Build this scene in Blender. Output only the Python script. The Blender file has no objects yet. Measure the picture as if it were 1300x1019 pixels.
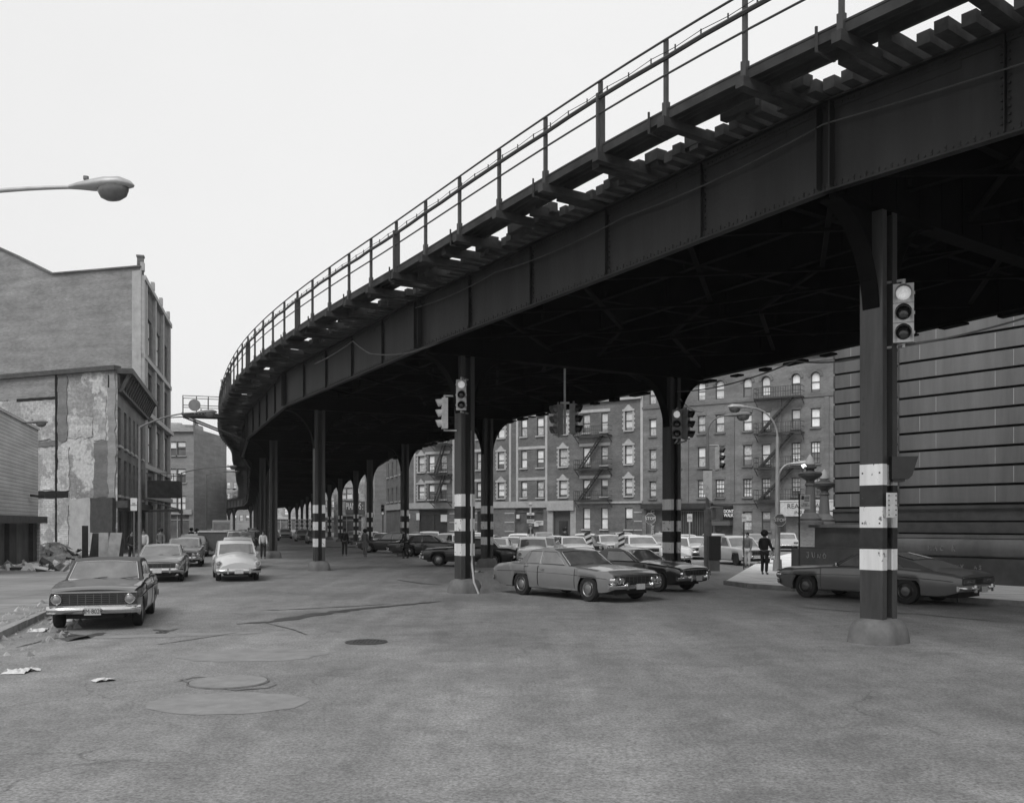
import bpy, bmesh, math, random
from mathutils import Vector, Matrix
R = math.radians
rnd = random.Random(7)
SC = bpy.context.scene
COL = SC.collection
H = 2.15; F = 1200.0; CX = 650.0; HY = 664.0

def gp(px, py):
    """ground point seen at a pixel of the photograph"""
    Y = F*H/(py-HY)
    return Vector(((px-CX)*Y/F, Y, 0))
def at(px, py, Y):
    return Vector(((px-CX)*Y/F, Y, H+(HY-py)*Y/F))

# ------------------------------------------------------------------ materials
def nodes(name):
    m = bpy.data.materials.new(name); m.use_nodes = True
    nt = m.node_tree; b = nt.nodes['Principled BSDF']
    return m, nt, b
def N(nt, t, **kw):
    n = nt.nodes.new(t)
    for k, v in kw.items():
        if k in n.inputs: n.inputs[k].default_value = v
        else: setattr(n, k, v)
    return n
def g(v): return (v, v, v, 1)
def mat(name, base, rough=.7, var=.25, scale=3., metal=0., bump=0., bscale=None, spec=.4, streak=0., emit=0., coords='Object'):
    m, nt, b = nodes(name); L = nt.links
    tc = N(nt, 'ShaderNodeTexCoord')
    vec = tc.outputs[coords]
    if streak:
        mp = N(nt, 'ShaderNodeMapping'); mp.inputs['Scale'].default_value = (1, 1, .12); L.new(vec, mp.inputs[0]); svec = mp.outputs[0]
    else: svec = vec
    n1 = N(nt, 'ShaderNodeTexNoise', Scale=scale, Detail=6., Roughness=.65); L.new(svec, n1.inputs['Vector'])
    cr = N(nt, 'ShaderNodeMapRange'); L.new(n1.outputs[0], cr.inputs[0])
    cr.inputs[1].default_value = .3; cr.inputs[2].default_value = .7
    cr.inputs[3].default_value = base*(1-var); cr.inputs[4].default_value = base*(1+var)
    L.new(cr.outputs[0], b.inputs['Base Color'])
    b.inputs['Roughness'].default_value = rough; b.inputs['Metallic'].default_value = metal
    b.inputs['Specular IOR Level'].default_value = spec
    if bump:
        n2 = N(nt, 'ShaderNodeTexNoise', Scale=bscale or scale*4, Detail=4.); L.new(vec, n2.inputs['Vector'])
        bp = N(nt, 'ShaderNodeBump', Strength=bump, Distance=.02); L.new(n2.outputs[0], bp.inputs['Height']); L.new(bp.outputs[0], b.inputs['Normal'])
    if emit:
        b.inputs['Emission Color'].default_value = g(1); b.inputs['Emission Strength'].default_value = emit
    return m
def brick(name, c1, c2, mortar, rough=.9, w=.21, h=.07, ms=.012, var=.3, patch=None, off=.5):
    m, nt, b = nodes(name); L = nt.links
    uv = N(nt, 'ShaderNodeUVMap')
    br = N(nt, 'ShaderNodeTexBrick'); br.offset = off
    br.inputs['Scale'].default_value = 1; br.inputs['Brick Width'].default_value = w; br.inputs['Row Height'].default_value = h
    br.inputs['Mortar Size'].default_value = ms; br.inputs['Mortar Smooth'].default_value = .3
    br.inputs['Color1'].default_value = g(c1); br.inputs['Color2'].default_value = g(c2); br.inputs['Mortar'].default_value = g(mortar)
    L.new(uv.outputs[0], br.inputs['Vector'])
    n = N(nt, 'ShaderNodeTexNoise', Scale=.35, Detail=8., Roughness=.7); L.new(uv.outputs[0], n.inputs['Vector'])
    mr = N(nt, 'ShaderNodeMapRange'); L.new(n.outputs[0], mr.inputs[0]); mr.inputs[1].default_value = .3; mr.inputs[2].default_value = .7
    mr.inputs[3].default_value = 1-var; mr.inputs[4].default_value = 1+var
    # stretched streak noise
    mp = N(nt, 'ShaderNodeMapping'); mp.inputs['Scale'].default_value = (.25, 2.2, 1); L.new(uv.outputs[0], mp.inputs[0])
    n3 = N(nt, 'ShaderNodeTexNoise', Scale=1., Detail=4.); L.new(mp.outputs[0], n3.inputs['Vector'])
    mr3 = N(nt, 'ShaderNodeMapRange'); L.new(n3.outputs[0], mr3.inputs[0]); mr3.inputs[1].default_value = .3; mr3.inputs[2].default_value = .7
    mr3.inputs[3].default_value = .85; mr3.inputs[4].default_value = 1.15
    mu = N(nt, 'ShaderNodeMath', operation='MULTIPLY'); L.new(mr.outputs[0], mu.inputs[0]); L.new(mr3.outputs[0], mu.inputs[1])
    mx = N(nt, 'ShaderNodeVectorMath', operation='SCALE'); L.new(br.outputs[0], mx.inputs[0]); L.new(mu.outputs[0], mx.inputs['Scale'])
    out = mx.outputs[0]
    if patch:
        n4 = N(nt, 'ShaderNodeTexNoise', Scale=patch[1], Detail=9., Roughness=.6); L.new(uv.outputs[0], n4.inputs['Vector'])
        rr = N(nt, 'ShaderNodeMapRange'); L.new(n4.outputs[0], rr.inputs[0]); rr.inputs[1].default_value = .50; rr.inputs[2].default_value = .53
        mm = N(nt, 'ShaderNodeMixRGB'); L.new(rr.outputs[0], mm.inputs[0]); L.new(out, mm.inputs[1]); mm.inputs[2].default_value = g(patch[0])
        n5 = N(nt, 'ShaderNodeTexNoise', Scale=5., Detail=6.); L.new(uv.outputs[0], n5.inputs['Vector'])
        r5 = N(nt, 'ShaderNodeMapRange'); L.new(n5.outputs[0], r5.inputs[0]); r5.inputs[1].default_value=.3; r5.inputs[2].default_value=.7; r5.inputs[3].default_value=.75; r5.inputs[4].default_value=1.2
        s5 = N(nt, 'ShaderNodeVectorMath', operation='SCALE'); L.new(mm.outputs[0], s5.inputs[0]); L.new(r5.outputs[0], s5.inputs['Scale'])
        out = s5.outputs[0]
    L.new(out, b.inputs['Base Color']); b.inputs['Roughness'].default_value = rough; b.inputs['Specular IOR Level'].default_value = .2
    bp = N(nt, 'ShaderNodeBump', Strength=.4, Distance=.01); bp.invert = True; L.new(br.outputs['Fac'], bp.inputs['Height']); L.new(bp.outputs[0], b.inputs['Normal'])
    return m

def asphalt():
    m, nt, b = nodes('asphalt'); L = nt.links
    tc = N(nt, 'ShaderNodeTexCoord'); v = tc.outputs['Object']
    fine = N(nt, 'ShaderNodeTexNoise', Scale=22., Detail=5., Roughness=.8); L.new(v, fine.inputs['Vector'])
    vor = N(nt, 'ShaderNodeTexVoronoi', Scale=34.); L.new(v, vor.inputs['Vector'])
    big = N(nt, 'ShaderNodeTexNoise', Scale=.16, Detail=7., Roughness=.62); L.new(v, big.inputs['Vector'])
    mp = N(nt, 'ShaderNodeMapping'); mp.inputs['Rotation'].default_value = (0, 0, R(32)); mp.inputs['Scale'].default_value = (1.1, .10, 1)
    L.new(v, mp.inputs[0])
    tr = N(nt, 'ShaderNodeTexNoise', Scale=.9, Detail=5., Roughness=.6); L.new(mp.outputs[0], tr.inputs['Vector'])
    def mr(src, a, c, lo, hi):
        n = N(nt, 'ShaderNodeMapRange'); L.new(src, n.inputs[0])
        for i, x in zip((1, 2, 3, 4), (a, c, lo, hi)): n.inputs[i].default_value = x
        return n.outputs[0]
    def mul(a, c):
        n = N(nt, 'ShaderNodeMath', operation='MULTIPLY'); L.new(a, n.inputs[0]); L.new(c, n.inputs[1]); return n.outputs[0]
    x = mul(mr(fine.outputs[0], .38, .62, .68, 1.34), mr(vor.outputs[0], 0, .6, .7, 1.25))
    x = mul(x, mr(big.outputs[0], .35, .65, .80, 1.2))
    x = mul(x, mr(tr.outputs[0], .38, .62, .88, 1.10))
    dm = N(nt, 'ShaderNodeTexNoise', Scale=.22, Detail=8., Roughness=.7, Distortion=.6); mo = N(nt, 'ShaderNodeMapping'); mo.inputs['Location'].default_value = (3.7, 9.1, 0); L.new(v, mo.inputs[0]); L.new(mo.outputs[0], dm.inputs['Vector'])
    x = mul(x, mr(dm.outputs[0], .47, .60, 1.05, .86))
    pn = N(nt, 'ShaderNodeTexNoise', Scale=2.6, Detail=6., Roughness=.7); L.new(v, pn.inputs['Vector'])
    x = mul(x, mr(pn.outputs[0], .35, .65, .84, 1.14))
    # cracks
    vc = N(nt, 'ShaderNodeTexVoronoi', feature='DISTANCE_TO_EDGE', Scale=.42)
    wn = N(nt, 'ShaderNodeTexNoise', Scale=1.3, Detail=6.); L.new(v, wn.inputs['Vector'])
    ad = N(nt, 'ShaderNodeMixRGB'); ad.blend_type = 'ADD'; ad.inputs[0].default_value = .8; L.new(v, ad.inputs[1]); L.new(wn.outputs['Color'], ad.inputs[2])
    L.new(ad.outputs[0], vc.inputs['Vector'])
    msk = N(nt, 'ShaderNodeTexNoise', Scale=.3, Detail=2.); L.new(v, msk.inputs['Vector'])
    ck = mr(vc.outputs['Distance'], 0, .010, .62, 1)
    mk = mr(msk.outputs[0], .54, .6, 0, 1)
    one = N(nt, 'ShaderNodeMixRGB'); L.new(mk, one.inputs[0]); one.inputs[1].default_value = g(1); L.new(ck, one.inputs[2])
    x = mul(x, one.outputs[0])
    sc = N(nt, 'ShaderNodeMath', operation='MULTIPLY'); L.new(x, sc.inputs[0]); sc.inputs[1].default_value = .185
    L.new(sc.outputs[0], b.inputs['Base Color'])
    L.new(mr(big.outputs[0], .35, .65, .62, .9), b.inputs['Roughness'])
    b.inputs['Specular IOR Level'].default_value = .35
    bp = N(nt, 'ShaderNodeBump', Strength=.5, Distance=.012); L.new(fine.outputs[0], bp.inputs['Height']); L.new(bp.outputs[0], b.inputs['Normal'])
    return m

M = {}
def init_mats():
    M['asphalt'] = asphalt()
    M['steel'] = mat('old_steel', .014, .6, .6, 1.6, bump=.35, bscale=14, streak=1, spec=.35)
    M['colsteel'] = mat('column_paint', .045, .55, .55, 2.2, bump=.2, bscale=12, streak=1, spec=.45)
    M['under'] = mat('shaded_sooty_steel', .004, .9, .5, 1.5, spec=.08)  # soot plus the shade below the deck, both put into the near-black colour
    M['rail'] = mat('railing_steel', .05, .6, .3, 4)
    M['tie'] = mat('weathered_timber', .04, .9, .5, 2.5, bump=.5)
    M['plank'] = mat('walkway_planks', .035, .9, .5, 2)
    M['white'] = mat('white_paint', .68, .6, .14, 3, streak=1)
    m_ = M['white']; nt = m_.node_tree; b = nt.nodes['Principled BSDF']; src = b.inputs['Base Color'].links[0].from_socket
    tc = nt.nodes['Texture Coordinate'] if 'Texture Coordinate' in nt.nodes else N(nt, 'ShaderNodeTexCoord')
    cn = N(nt, 'ShaderNodeTexNoise', Scale=6., Detail=8., Roughness=.75); nt.links.new(tc.outputs['Object'], cn.inputs['Vector'])
    cm = N(nt, 'ShaderNodeMapRange'); nt.links.new(cn.outputs[0], cm.inputs[0]); cm.inputs[1].default_value = .60; cm.inputs[2].default_value = .64
    mxx = N(nt, 'ShaderNodeMixRGB'); nt.links.new(cm.outputs[0], mxx.inputs[0]); nt.links.new(src, mxx.inputs[1]); mxx.inputs[2].default_value = g(.09); nt.links.new(mxx.outputs[0], b.inputs['Base Color'])
    M['black'] = mat('black_paint', .022, .5, .4, 5)
    M['concrete'] = mat('old_concrete', .15, .9, .3, 2.5, bump=.4)
    M['pave'] = brick('pavement', .22, .25, .12, w=1.5, h=1.5, ms=.02, var=.25, off=0)
    M['plaza'] = brick('plaza_concrete', .74, .80, .45, w=1.5, h=1.5, ms=.02, var=.12, off=0)
    M['kerb'] = mat('kerb_stone', .26, .85, .3, 3, bump=.4)
    M['dirt'] = mat('lot_dirt', .17, .95, .5, .8, bump=.8)
    M['rubble'] = mat('rubble', .3, .95, .7, 1.5, bump=.8)
    M['lite'] = mat('rubble_light', .62, .9, .2, 2)
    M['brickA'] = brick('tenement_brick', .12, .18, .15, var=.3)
    M['brickB'] = brick('tenement_brick_grey', .15, .21, .19, var=.3)
    M['brickL'] = brick('loft_brick', .19, .26, .27, var=.22, w=.3, h=.1)
    M['brickL2'] = brick('dark_brick', .14, .18, .16, var=.3)
    M['party'] = brick('party_wall', .20, .28, .30, var=.4, patch=(.48, .45))
    M['plaster'] = brick('plaster_brick', .42, .50, .34, var=.28, w=.4, h=.13, ms=.018, patch=(.30, .6))
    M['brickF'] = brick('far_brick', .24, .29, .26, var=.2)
    M['siding'] = brick('white_siding', .50, .55, .28, var=.1, w=40, h=.17, ms=.018)
    M['stone'] = mat('light_stone', .36, .8, .18, 2)
    M['trim'] = mat('stone_trim', .42, .8, .15, 2)
    M['cornice'] = mat('cornice_paint', .06, .7, .4, 3)
    M['limestone'] = mat('court_stone', .15, .85, .42, .6, bump=.3, streak=1)
    M['limestone2'] = mat('court_stone_dark', .075, .7, .35, 1.2, bump=.3)
    M['joint'] = mat('joint_dark', .01, .95, .1, 2)
    M['pane'] = mat('window_glass', .16, .12, .3, 1.5, spec=.9)
    M['blind'] = mat('window_blind', .85, .35, .2, 1.2)
    M['blind3'] = mat('window_shade', .65, .4, .15, 2); M['blind2'] = mat('window_curtain', .5, .4, .4, 5)
    M['frame'] = mat('window_frame', .06, .6, .2, 3)
    M['framel'] = mat('window_frame_light', .4, .6, .2, 3)
    M['iron'] = mat('fire_escape_iron', .035, .6, .3, 4)
    M['shop'] = mat('shop_front', .10, .6, .5, 1.2)
    M['shopd'] = mat('shop_dark', .035, .5, .5, 1.5)
    M['door'] = mat('door_wood', .06, .6, .3, 3)
    M['lamp'] = mat('lamp_aluminium', .42, .45, .15, 4, metal=.3)
    M['lampd'] = mat('lamp_grey', .17, .5, .2, 4)
    M['bowl'] = mat('lamp_bowl', .12, .15, .2, 6, spec=.8)
    M['lit'] = mat('lamp_lit', .8, .4, .05, 3, emit=2)
    M['glow'] = mat('signal_lit', .6, .3, .5, 14, emit=.3)
    M['sighouse'] = mat('signal_housing', .20, .5, .25, 8)
    M['siglight'] = mat('signal_housing_light', .42, .5, .2, 8)
    M['sigdark'] = mat('signal_dark', .02, .4, .2, 8)
    M['lens'] = mat('signal_lens', .03, .15, .3, 20, spec=.7)
    M['sign'] = mat('sign_face', .62, .5, .1, 8)
    M['signd'] = mat('sign_dark', .03, .5, .2, 8)
    M['signm'] = mat('sign_mid', .10, .5, .2, 8)
    M['ink'] = mat('lettering_dark', .04, .6, .1, 8)
    M['inkw'] = mat('lettering_light', .75, .6, .05, 8)
    M['chalk'] = mat('chalk_paint', .5, .8, .2, 8)
    M['tyre'] = mat('tyre_rubber', .018, .85, .3, 10)
    M['chrome'] = mat('chrome', .62, .16, .08, 6, metal=1.)
    M['hub'] = mat('hub_cap', .3, .35, .2, 6, metal=.8)
    M['glass'] = mat('car_glass', .16, .03, .4, 1.2, spec=1.)
    M['trimd'] = mat('car_dark', .012, .6, .2, 5)
    M['grille'] = mat('grille_metal', .12, .35, .2, 5, metal=.7)
    M['hl'] = mat('headlight_glass', .22, .12, .1, 30, spec=.9)
    M['tl'] = mat('tail_light', .07, .2, .2, 30, spec=.8)
    M['vinyl'] = mat('vinyl_roof', .05, .55, .2, 8)
    M['skin'] = mat('skin', .22, .6, .1, 8)
    M['hair'] = mat('hair', .012, .8, .2, 8)
    M['clothd'] = mat('cloth_dark', .024, .9, .3, 8)
    M['clothm'] = mat('cloth_mid', .13, .9, .25, 8)
    M['clothl'] = mat('cloth_light', .5, .9, .1, 8)
    M['wood'] = mat('plywood', .42, .85, .25, 2)
    M['woodd'] = mat('dark_board', .05, .8, .3, 3)
    M['tar'] = mat('tar_seam', .06, .6, .4, 3)
    M['patch'] = mat('road_patch', .235, .85, .2, 3, bump=.3)
    M['scrawl'] = mat('scrawl_paint', .27, .8, .4, 30); M['crack'] = mat('worn_crack', .14, .8, .5, 3); M['iron2'] = mat('manhole_iron', .06, .55, .4, 9)
    M['paper'] = mat('litter_paper', .6, .8, .2, 8)
def glow2():
    M['dw'] = mat('walk_lettering', .8, .4, .05, 3, emit=.5)
glow2_ = None
def paint(v, rough=.28, vinyl=False):
    k = 'paint%g' % v
    if k not in M:
        m = mat('car_paint_%d' % int(v*1000), v, rough, .06, 2, spec=.55)
        m.node_tree.nodes['Principled BSDF'].inputs['Coat Weight'].default_value = .7
        m.node_tree.nodes['Principled BSDF'].inputs['Coat Roughness'].default_value = .04
        M[k] = m
    return k

# ------------------------------------------------------------------ mesh builder
class MB:
    def __init__(s): s.v = []; s.f = []; s.m = []
    def add(s, vs, fs, mi=0):
        o = len(s.v); s.v += [tuple(p) for p in vs]; s.f += [[i+o for i in f] for f in fs]; s.m += [mi]*len(fs)
    def quad(s, a, b, c, d, mi=0): s.add([a, b, c, d], [[0, 1, 2, 3]], mi)
    def box(s, c, sz, rz=0, mi=0, M4=None):
        x, y, z = [k/2 for k in sz]
        vs = [Vector((i*x, j*y, k*z)) for i in (-1, 1) for j in (-1, 1) for k in (-1, 1)]
        mt = M4 or (Matrix.Translation(Vector(c)) @ Matrix.Rotation(rz, 4, 'Z'))
        s.add([mt @ p for p in vs], [[0, 1, 3, 2], [4, 6, 7, 5], [0, 4, 5, 1], [2, 3, 7, 6], [0, 2, 6, 4], [1, 5, 7, 3]], mi)
    def beam(s, A, B, w, h, mi=0, up=Vector((0, 0, 1))):
        A = Vector(A); B = Vector(B); d = (B-A)
        if d.length < 1e-6: return
        d.normalize()
        sd = d.cross(up)
        if sd.length < 1e-4: sd = Vector((1, 0, 0))
        sd.normalize(); u = sd.cross(d)
        vs = []
        for P in (A, B):
            for i, j in ((-1, -1), (1, -1), (1, 1), (-1, 1)): vs.append(P+sd*(i*w/2)+u*(j*h/2))
        s.add(vs, [[0, 3, 2, 1], [4, 5, 6, 7], [0, 1, 5, 4], [1, 2, 6, 5], [2, 3, 7, 6], [3, 0, 4, 7]], mi)
    def cyl(s, A, B, r1, r2=None, n=10, mi=0, caps=True):
        r2 = r1 if r2 is None else r2
        A = Vector(A); B = Vector(B); d = (B-A).normalized()
        a = d.cross(Vector((0, 0, 1)))
        if a.length < 1e-3: a = Vector((1, 0, 0))
        a.normalize(); b = d.cross(a)
        vs = [P+(a*math.cos(t)+b*math.sin(t))*r for P, r in ((A, r1), (B, r2)) for t in [2*math.pi*k/n for k in range(n)]]
        fs = [[k, n+k, n+(k+1) % n, (k+1) % n] for k in range(n)]
        if caps: fs += [list(range(n)), list(range(2*n-1, n-1, -1))]
        s.add(vs, fs, mi)
    def tube(s, pts, r, n=8, mi=0):
        pts = [Vector(p) for p in pts]; rs = r if isinstance(r, (list, tuple)) else [r]*len(pts)
        vs = []; fs = []
        up = Vector((0, 0, 1))
        for i, p in enumerate(pts):
            d = (pts[min(i+1, len(pts)-1)]-pts[max(i-1, 0)]).normalized()
            a = d.cross(up)
            if a.length < .05: a = d.cross(Vector((0, 1, 0)))
            a.normalize(); b = d.cross(a)
            vs += [p+(a*math.cos(2*math.pi*k/n)+b*math.sin(2*math.pi*k/n))*rs[i] for k in range(n)]
        for i in range(len(pts)-1):
            for k in range(n):
                fs.append([i*n+k, (i+1)*n+k, (i+1)*n+(k+1) % n, i*n+(k+1) % n])
        fs += [list(range(n)), list(range(len(vs)-1, len(vs)-n-1, -1))]
        s.add(vs, fs, mi)
    def lathe(s, prof, n=20, mt=None, mi=0):
        mt = mt or Matrix()
        vs = [mt @ Vector((r*math.cos(2*math.pi*k/n), r*math.sin(2*math.pi*k/n), z)) for r, z in prof for k in range(n)]
        fs = [[i*n+k, i*n+(k+1) % n, (i+1)*n+(k+1) % n, (i+1)*n+k] for i in range(len(prof)-1) for k in range(n)]
        if prof[0][0] > 1e-6: fs.append(list(range(n-1, -1, -1)))
        if prof[-1][0] > 1e-6: fs.append([(len(prof)-1)*n+k for k in range(n)])
        s.add(vs, fs, mi)
    def ball(s, c, r, n=10, mi=0, sc=(1, 1, 1)):
        k = n//2
        s.lathe([(max(r*math.sin(math.pi*i/k), 1e-5), -r*math.cos(math.pi*i/k)) for i in range(k+1)], n,
                Matrix.Translation(Vector(c)) @ Matrix.Diagonal((*sc, 1)), mi)
    def prism(s, poly, z0, z1, mi=0):
        n = len(poly)
        vs = [(p[0], p[1], z0) for p in poly]+[(p[0], p[1], z1) for p in poly]
        fs = [[k, (k+1) % n, n+(k+1) % n, n+k] for k in range(n)]+[list(range(n-1, -1, -1)), list(range(n, 2*n))]
        s.add(vs, fs, mi)
    def build(s, name, mats, parent=None, smooth=None, rel=False, fix=True):
        if rel and parent is not None:
            o = parent.location; pp = parent.parent
            off = Vector(o)
            while pp is not None: off += pp.location; pp = pp.parent
            s.v = [(x-off.x, y-off.y, z-off.z) for x, y, z in s.v]
        me = bpy.data.meshes.new(name); me.from_pydata(s.v, [], s.f)
        if isinstance(mats, str): mats = [mats]
        for k in mats: me.materials.append(M[k])
        me.polygons.foreach_set('material_index', s.m)
        if fix:
            bm = bmesh.new(); bm.from_mesh(me); bmesh.ops.remove_doubles(bm, verts=bm.verts, dist=1e-5) if smooth else None
            bmesh.ops.recalc_face_normals(bm, faces=bm.faces); bm.to_mesh(me); bm.free()
        uvl = me.uv_layers.new(name='UVMap')
        for p in me.polygons:
            n = p.normal
            if abs(n.z) > .75: ax = None
            else:
                t = Vector((-n.y, n.x, 0)).normalized()
            for li in p.loop_indices:
                c = me.vertices[me.loops[li].vertex_index].co
                uvl.data[li].uv = (c.x, c.y) if abs(n.z) > .75 else (c.x*t.x+c.y*t.y, c.z)
        if smooth:
            me.polygons.foreach_set('use_smooth', [True]*len(me.polygons))
            me.set_sharp_from_angle(angle=R(smooth))
        o = bpy.data.objects.new(name, me); COL.objects.link(o)
        if parent is not None: o.parent = parent
        return o
def thing(name, label, cat, loc=(0, 0, 0), rz=0, group=None):
    o = bpy.data.objects.new(name, None); COL.objects.link(o); o.empty_display_size = .3
    o.location = loc; o.rotation_euler = (0, 0, rz); o['label'] = label; o['category'] = cat
    if group: o['group'] = group
    return o
def tag(o, label, cat, group=None):
    o['label'] = label; o['category'] = cat
    if group: o['group'] = group
    return o
def structure(o): o['kind'] = 'structure'; return o
def copy_tree(o, parent=None):
    c = o.copy(); COL.objects.link(c); c.parent = parent
    for ch in KIDS(o): copy_tree(ch, c)
    return c
def KIDS(o): return [x for x in bpy.data.objects if x.parent == o]
def text(s, size, loc, rz, matn, parent, name='lettering', ext=.01, align='CENTER', rel=True, sx=1., rx=90):
    cu = bpy.data.curves.new('t', 'FONT'); cu.body = s; cu.size = size; cu.extrude = ext; cu.align_x = align; cu.align_y = 'CENTER'
    cu.space_line = .85
    t = bpy.data.objects.new('t', cu); COL.objects.link(t); bpy.context.view_layer.update()
    me = bpy.data.meshes.new_from_object(t.evaluated_get(bpy.context.evaluated_depsgraph_get()))
    bpy.data.objects.remove(t); bpy.data.curves.remove(cu)
    me.name = name; me.materials.clear(); me.materials.append(M[matn])
    off = Vector((0, 0, 0))
    if rel and parent is not None:
        p = parent
        while p is not None: off += p.location; p = p.parent
    mt = Matrix.Translation(Vector(loc)-off) @ Matrix.Rotation(rz, 4, 'Z') @ Matrix.Rotation(R(rx), 4, 'X') @ Matrix.Diagonal((sx, 1, 1, 1))
    me.transform(mt)
    o = bpy.data.objects.new(name, me); COL.objects.link(o); o.parent = parent
    return o
init_mats(); glow2()

# ------------------------------------------------------------------ camera, light, world
cd = bpy.data.cameras.new('camera'); cam = bpy.data.objects.new('camera', cd); COL.objects.link(cam)
cam.location = (0, 0, H); cam.rotation_euler = (R(90), 0, 0)
cd.sensor_width = 36; cd.lens = 36*F/1300; cd.shift_y = (HY-509.5)/1300; cd.clip_end = 3000; cd.clip_start = .1
SC.camera = cam
SC.cycles.filter_width = 1.5 if hasattr(SC, 'cycles') else 1.5
w = bpy.data.worlds.new('World'); SC.world = w; w.use_nodes = True
nt = w.node_tree; bg = nt.nodes['Background']
EL, AZ = 48, 205   # sun elevation, azimuth (degrees, clockwise from +Y)
sky = nt.nodes.new('ShaderNodeTexSky'); sky.sky_type = 'NISHITA'; sky.sun_disc = False
sky.sun_elevation = R(EL); sky.sun_rotation = R(AZ); sky.dust_density = 4; sky.air_density = 2
bw = nt.nodes.new('ShaderNodeRGBToBW'); nt.links.new(sky.outputs[0], bw.inputs[0])
mx = nt.nodes.new('ShaderNodeMixRGB'); mx.inputs[0].default_value = .9; nt.links.new(bw.outputs[0], mx.inputs[1])
tcw = nt.nodes.new('ShaderNodeTexCoord'); nw = nt.nodes.new('ShaderNodeTexNoise'); nw.inputs['Scale'].default_value = 1.3; nw.inputs['Detail'].default_value = 5
nt.links.new(tcw.outputs['Generated'], nw.inputs['Vector'])
mrw = nt.nodes.new('ShaderNodeMapRange'); nt.links.new(nw.outputs[0], mrw.inputs[0])
for i, x in zip((1, 2, 3, 4), (.3, .7, 7.25, 8.05)): mrw.inputs[i].default_value = x
nt.links.new(mrw.outputs[0], mx.inputs[2]); nt.links.new(mx.outputs[0], bg.inputs[0]); bg.inputs[1].default_value = .115
sd = bpy.data.lights.new('sun', 'SUN'); sd.energy = 1.5; sd.angle = R(28); sd.color = (1, 1, 1)
so = bpy.data.objects.new('sun', sd); COL.objects.link(so)
dirv = Vector((math.sin(R(AZ))*math.cos(R(EL)), math.cos(R(AZ))*math.cos(R(EL)), math.sin(R(EL))))
so.rotation_euler = dirv.to_track_quat('Z', 'Y').to_euler(); so.location = (0, -10, 40)
vs_ = SC.view_settings; vs_.view_transform = 'Standard'; vs_.look = 'None'; vs_.exposure = .06; vs_.gamma = 1
# ------------------------------------------------------------------ ground
mb = MB(); mb.quad((-700, -60, 0), (700, -60, 0), (700, 1200, 0), (-700, 1200, 0)); structure(mb.build('road', 'asphalt'))
sdir = Vector((-.277, .961, 0)); snorm = Vector((-.961, -.277, 0))   # left street: along, and away from the road
K0 = Vector((-9.9, 19, 0))
def kpt(t, o=0): return K0+sdir*t+snorm*o
mb = MB(); mb.prism([kpt(-22, .18), kpt(150, .18), kpt(150, 5.5), kpt(-22, 5.5)], .0, .14)
structure(mb.build('left_pavement', 'pave'))
mb = MB()
t = -22.
while t < 150:
    l = 2.0+rnd.random()*.8
    a, b = kpt(t+.02, .175), kpt(t+l-.02, .175)
    a2, b2 = kpt(t+.02, 0), kpt(t+l-.02, 0); dz = rnd.uniform(-.012, .012)
    mb.prism([a2, b2, b, a], .0, .145+dz); t += l
structure(mb.build('left_kerb', 'kerb'))
mb = MB()
nx, ny = 34, 26
for i in range(nx+1):
    for j in range(ny+1):
        p = kpt(-22+i*62/nx, 5.5+j*26/ny)
        z = .03+.13*rnd.random()+(.25 if j > 1 else 0)*rnd.random()*(rnd.random() < .3)
        mb.v.append((p.x, p.y, z))
for i in range(nx):
    for j in range(ny):
        a = i*(ny+1)+j; mb.f.append([a, a+1, a+ny+2, a+ny+1]); mb.m.append(0)
structure(mb.build('vacant_lot_ground', 'dirt', smooth=60))
# courthouse pavement
PZ = [(7.5, 33.2), (7.9, 31.6), (9.0, 30.0), (12.2, 25.8), (20, 15.4), (60, 15.4), (60, 80), (24, 74), (18.4, 63), (13.4, 51)]
mb = MB(); mb.prism(PZ, 0, .13); structure(mb.build('courthouse_pavement', 'plaza'))
mb = MB()
for a, b in zip(PZ[:4], PZ[1:5]):
    A = Vector((*a, 0)); B = Vector((*b, 0)); n_ = max(1, int((B-A).length/2.2))
    for k in range(n_):
        p = A.lerp(B, k/n_+.004); q = A.lerp(B, (k+1)/n_-.004)
        mb.beam(p+Vector((0, 0, .07)), q+Vector((0, 0, .07)), .17, .145)
structure(mb.build('courthouse_kerb', 'kerb'))
mb = MB(); mb.prism([(-30, 86), (60, 40+34), (75, 110), (-20, 125)], 0, .1); structure(mb.build('far_pavement', 'pave'))
def sheet(poly, z, m, name='road_patch'):
    mb = MB(); mb.add([(p[0], p[1], z) for p in poly], [list(range(len(poly)))]); o = mb.build(name, m, fix=False)
    if o.data.polygons[0].normal.z < 0: o.data.flip_normals()
    return structure(o)
def blob(cx, cy, rx, ry, rot=0, n=26, j=.07):
    out = []
    for k in range(n):
        a = 2*math.pi*k/n; r = 1+rnd.uniform(-j, j)
        x, y = rx*r*math.cos(a), ry*r*math.sin(a)
        out.append((cx+x*math.cos(rot)-y*math.sin(rot), cy+x*math.sin(rot)+y*math.cos(rot)))
    return out
p = gp(322, 831); sheet(blob(p.x, p.y, 1.15, .8, .15), .004, 'patch')
p = gp(290, 892); sheet(blob(p.x, p.y, .95, .7, 0), .004, 'patch')
p = gp(215, 806); sheet(blob(p.x, p.y, 1.8, .28, .25), .004, 'patch')
p = gp(420, 800); sheet(blob(p.x, p.y, .5, .5, 0), .005, 'tar') if 0 else None
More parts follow.
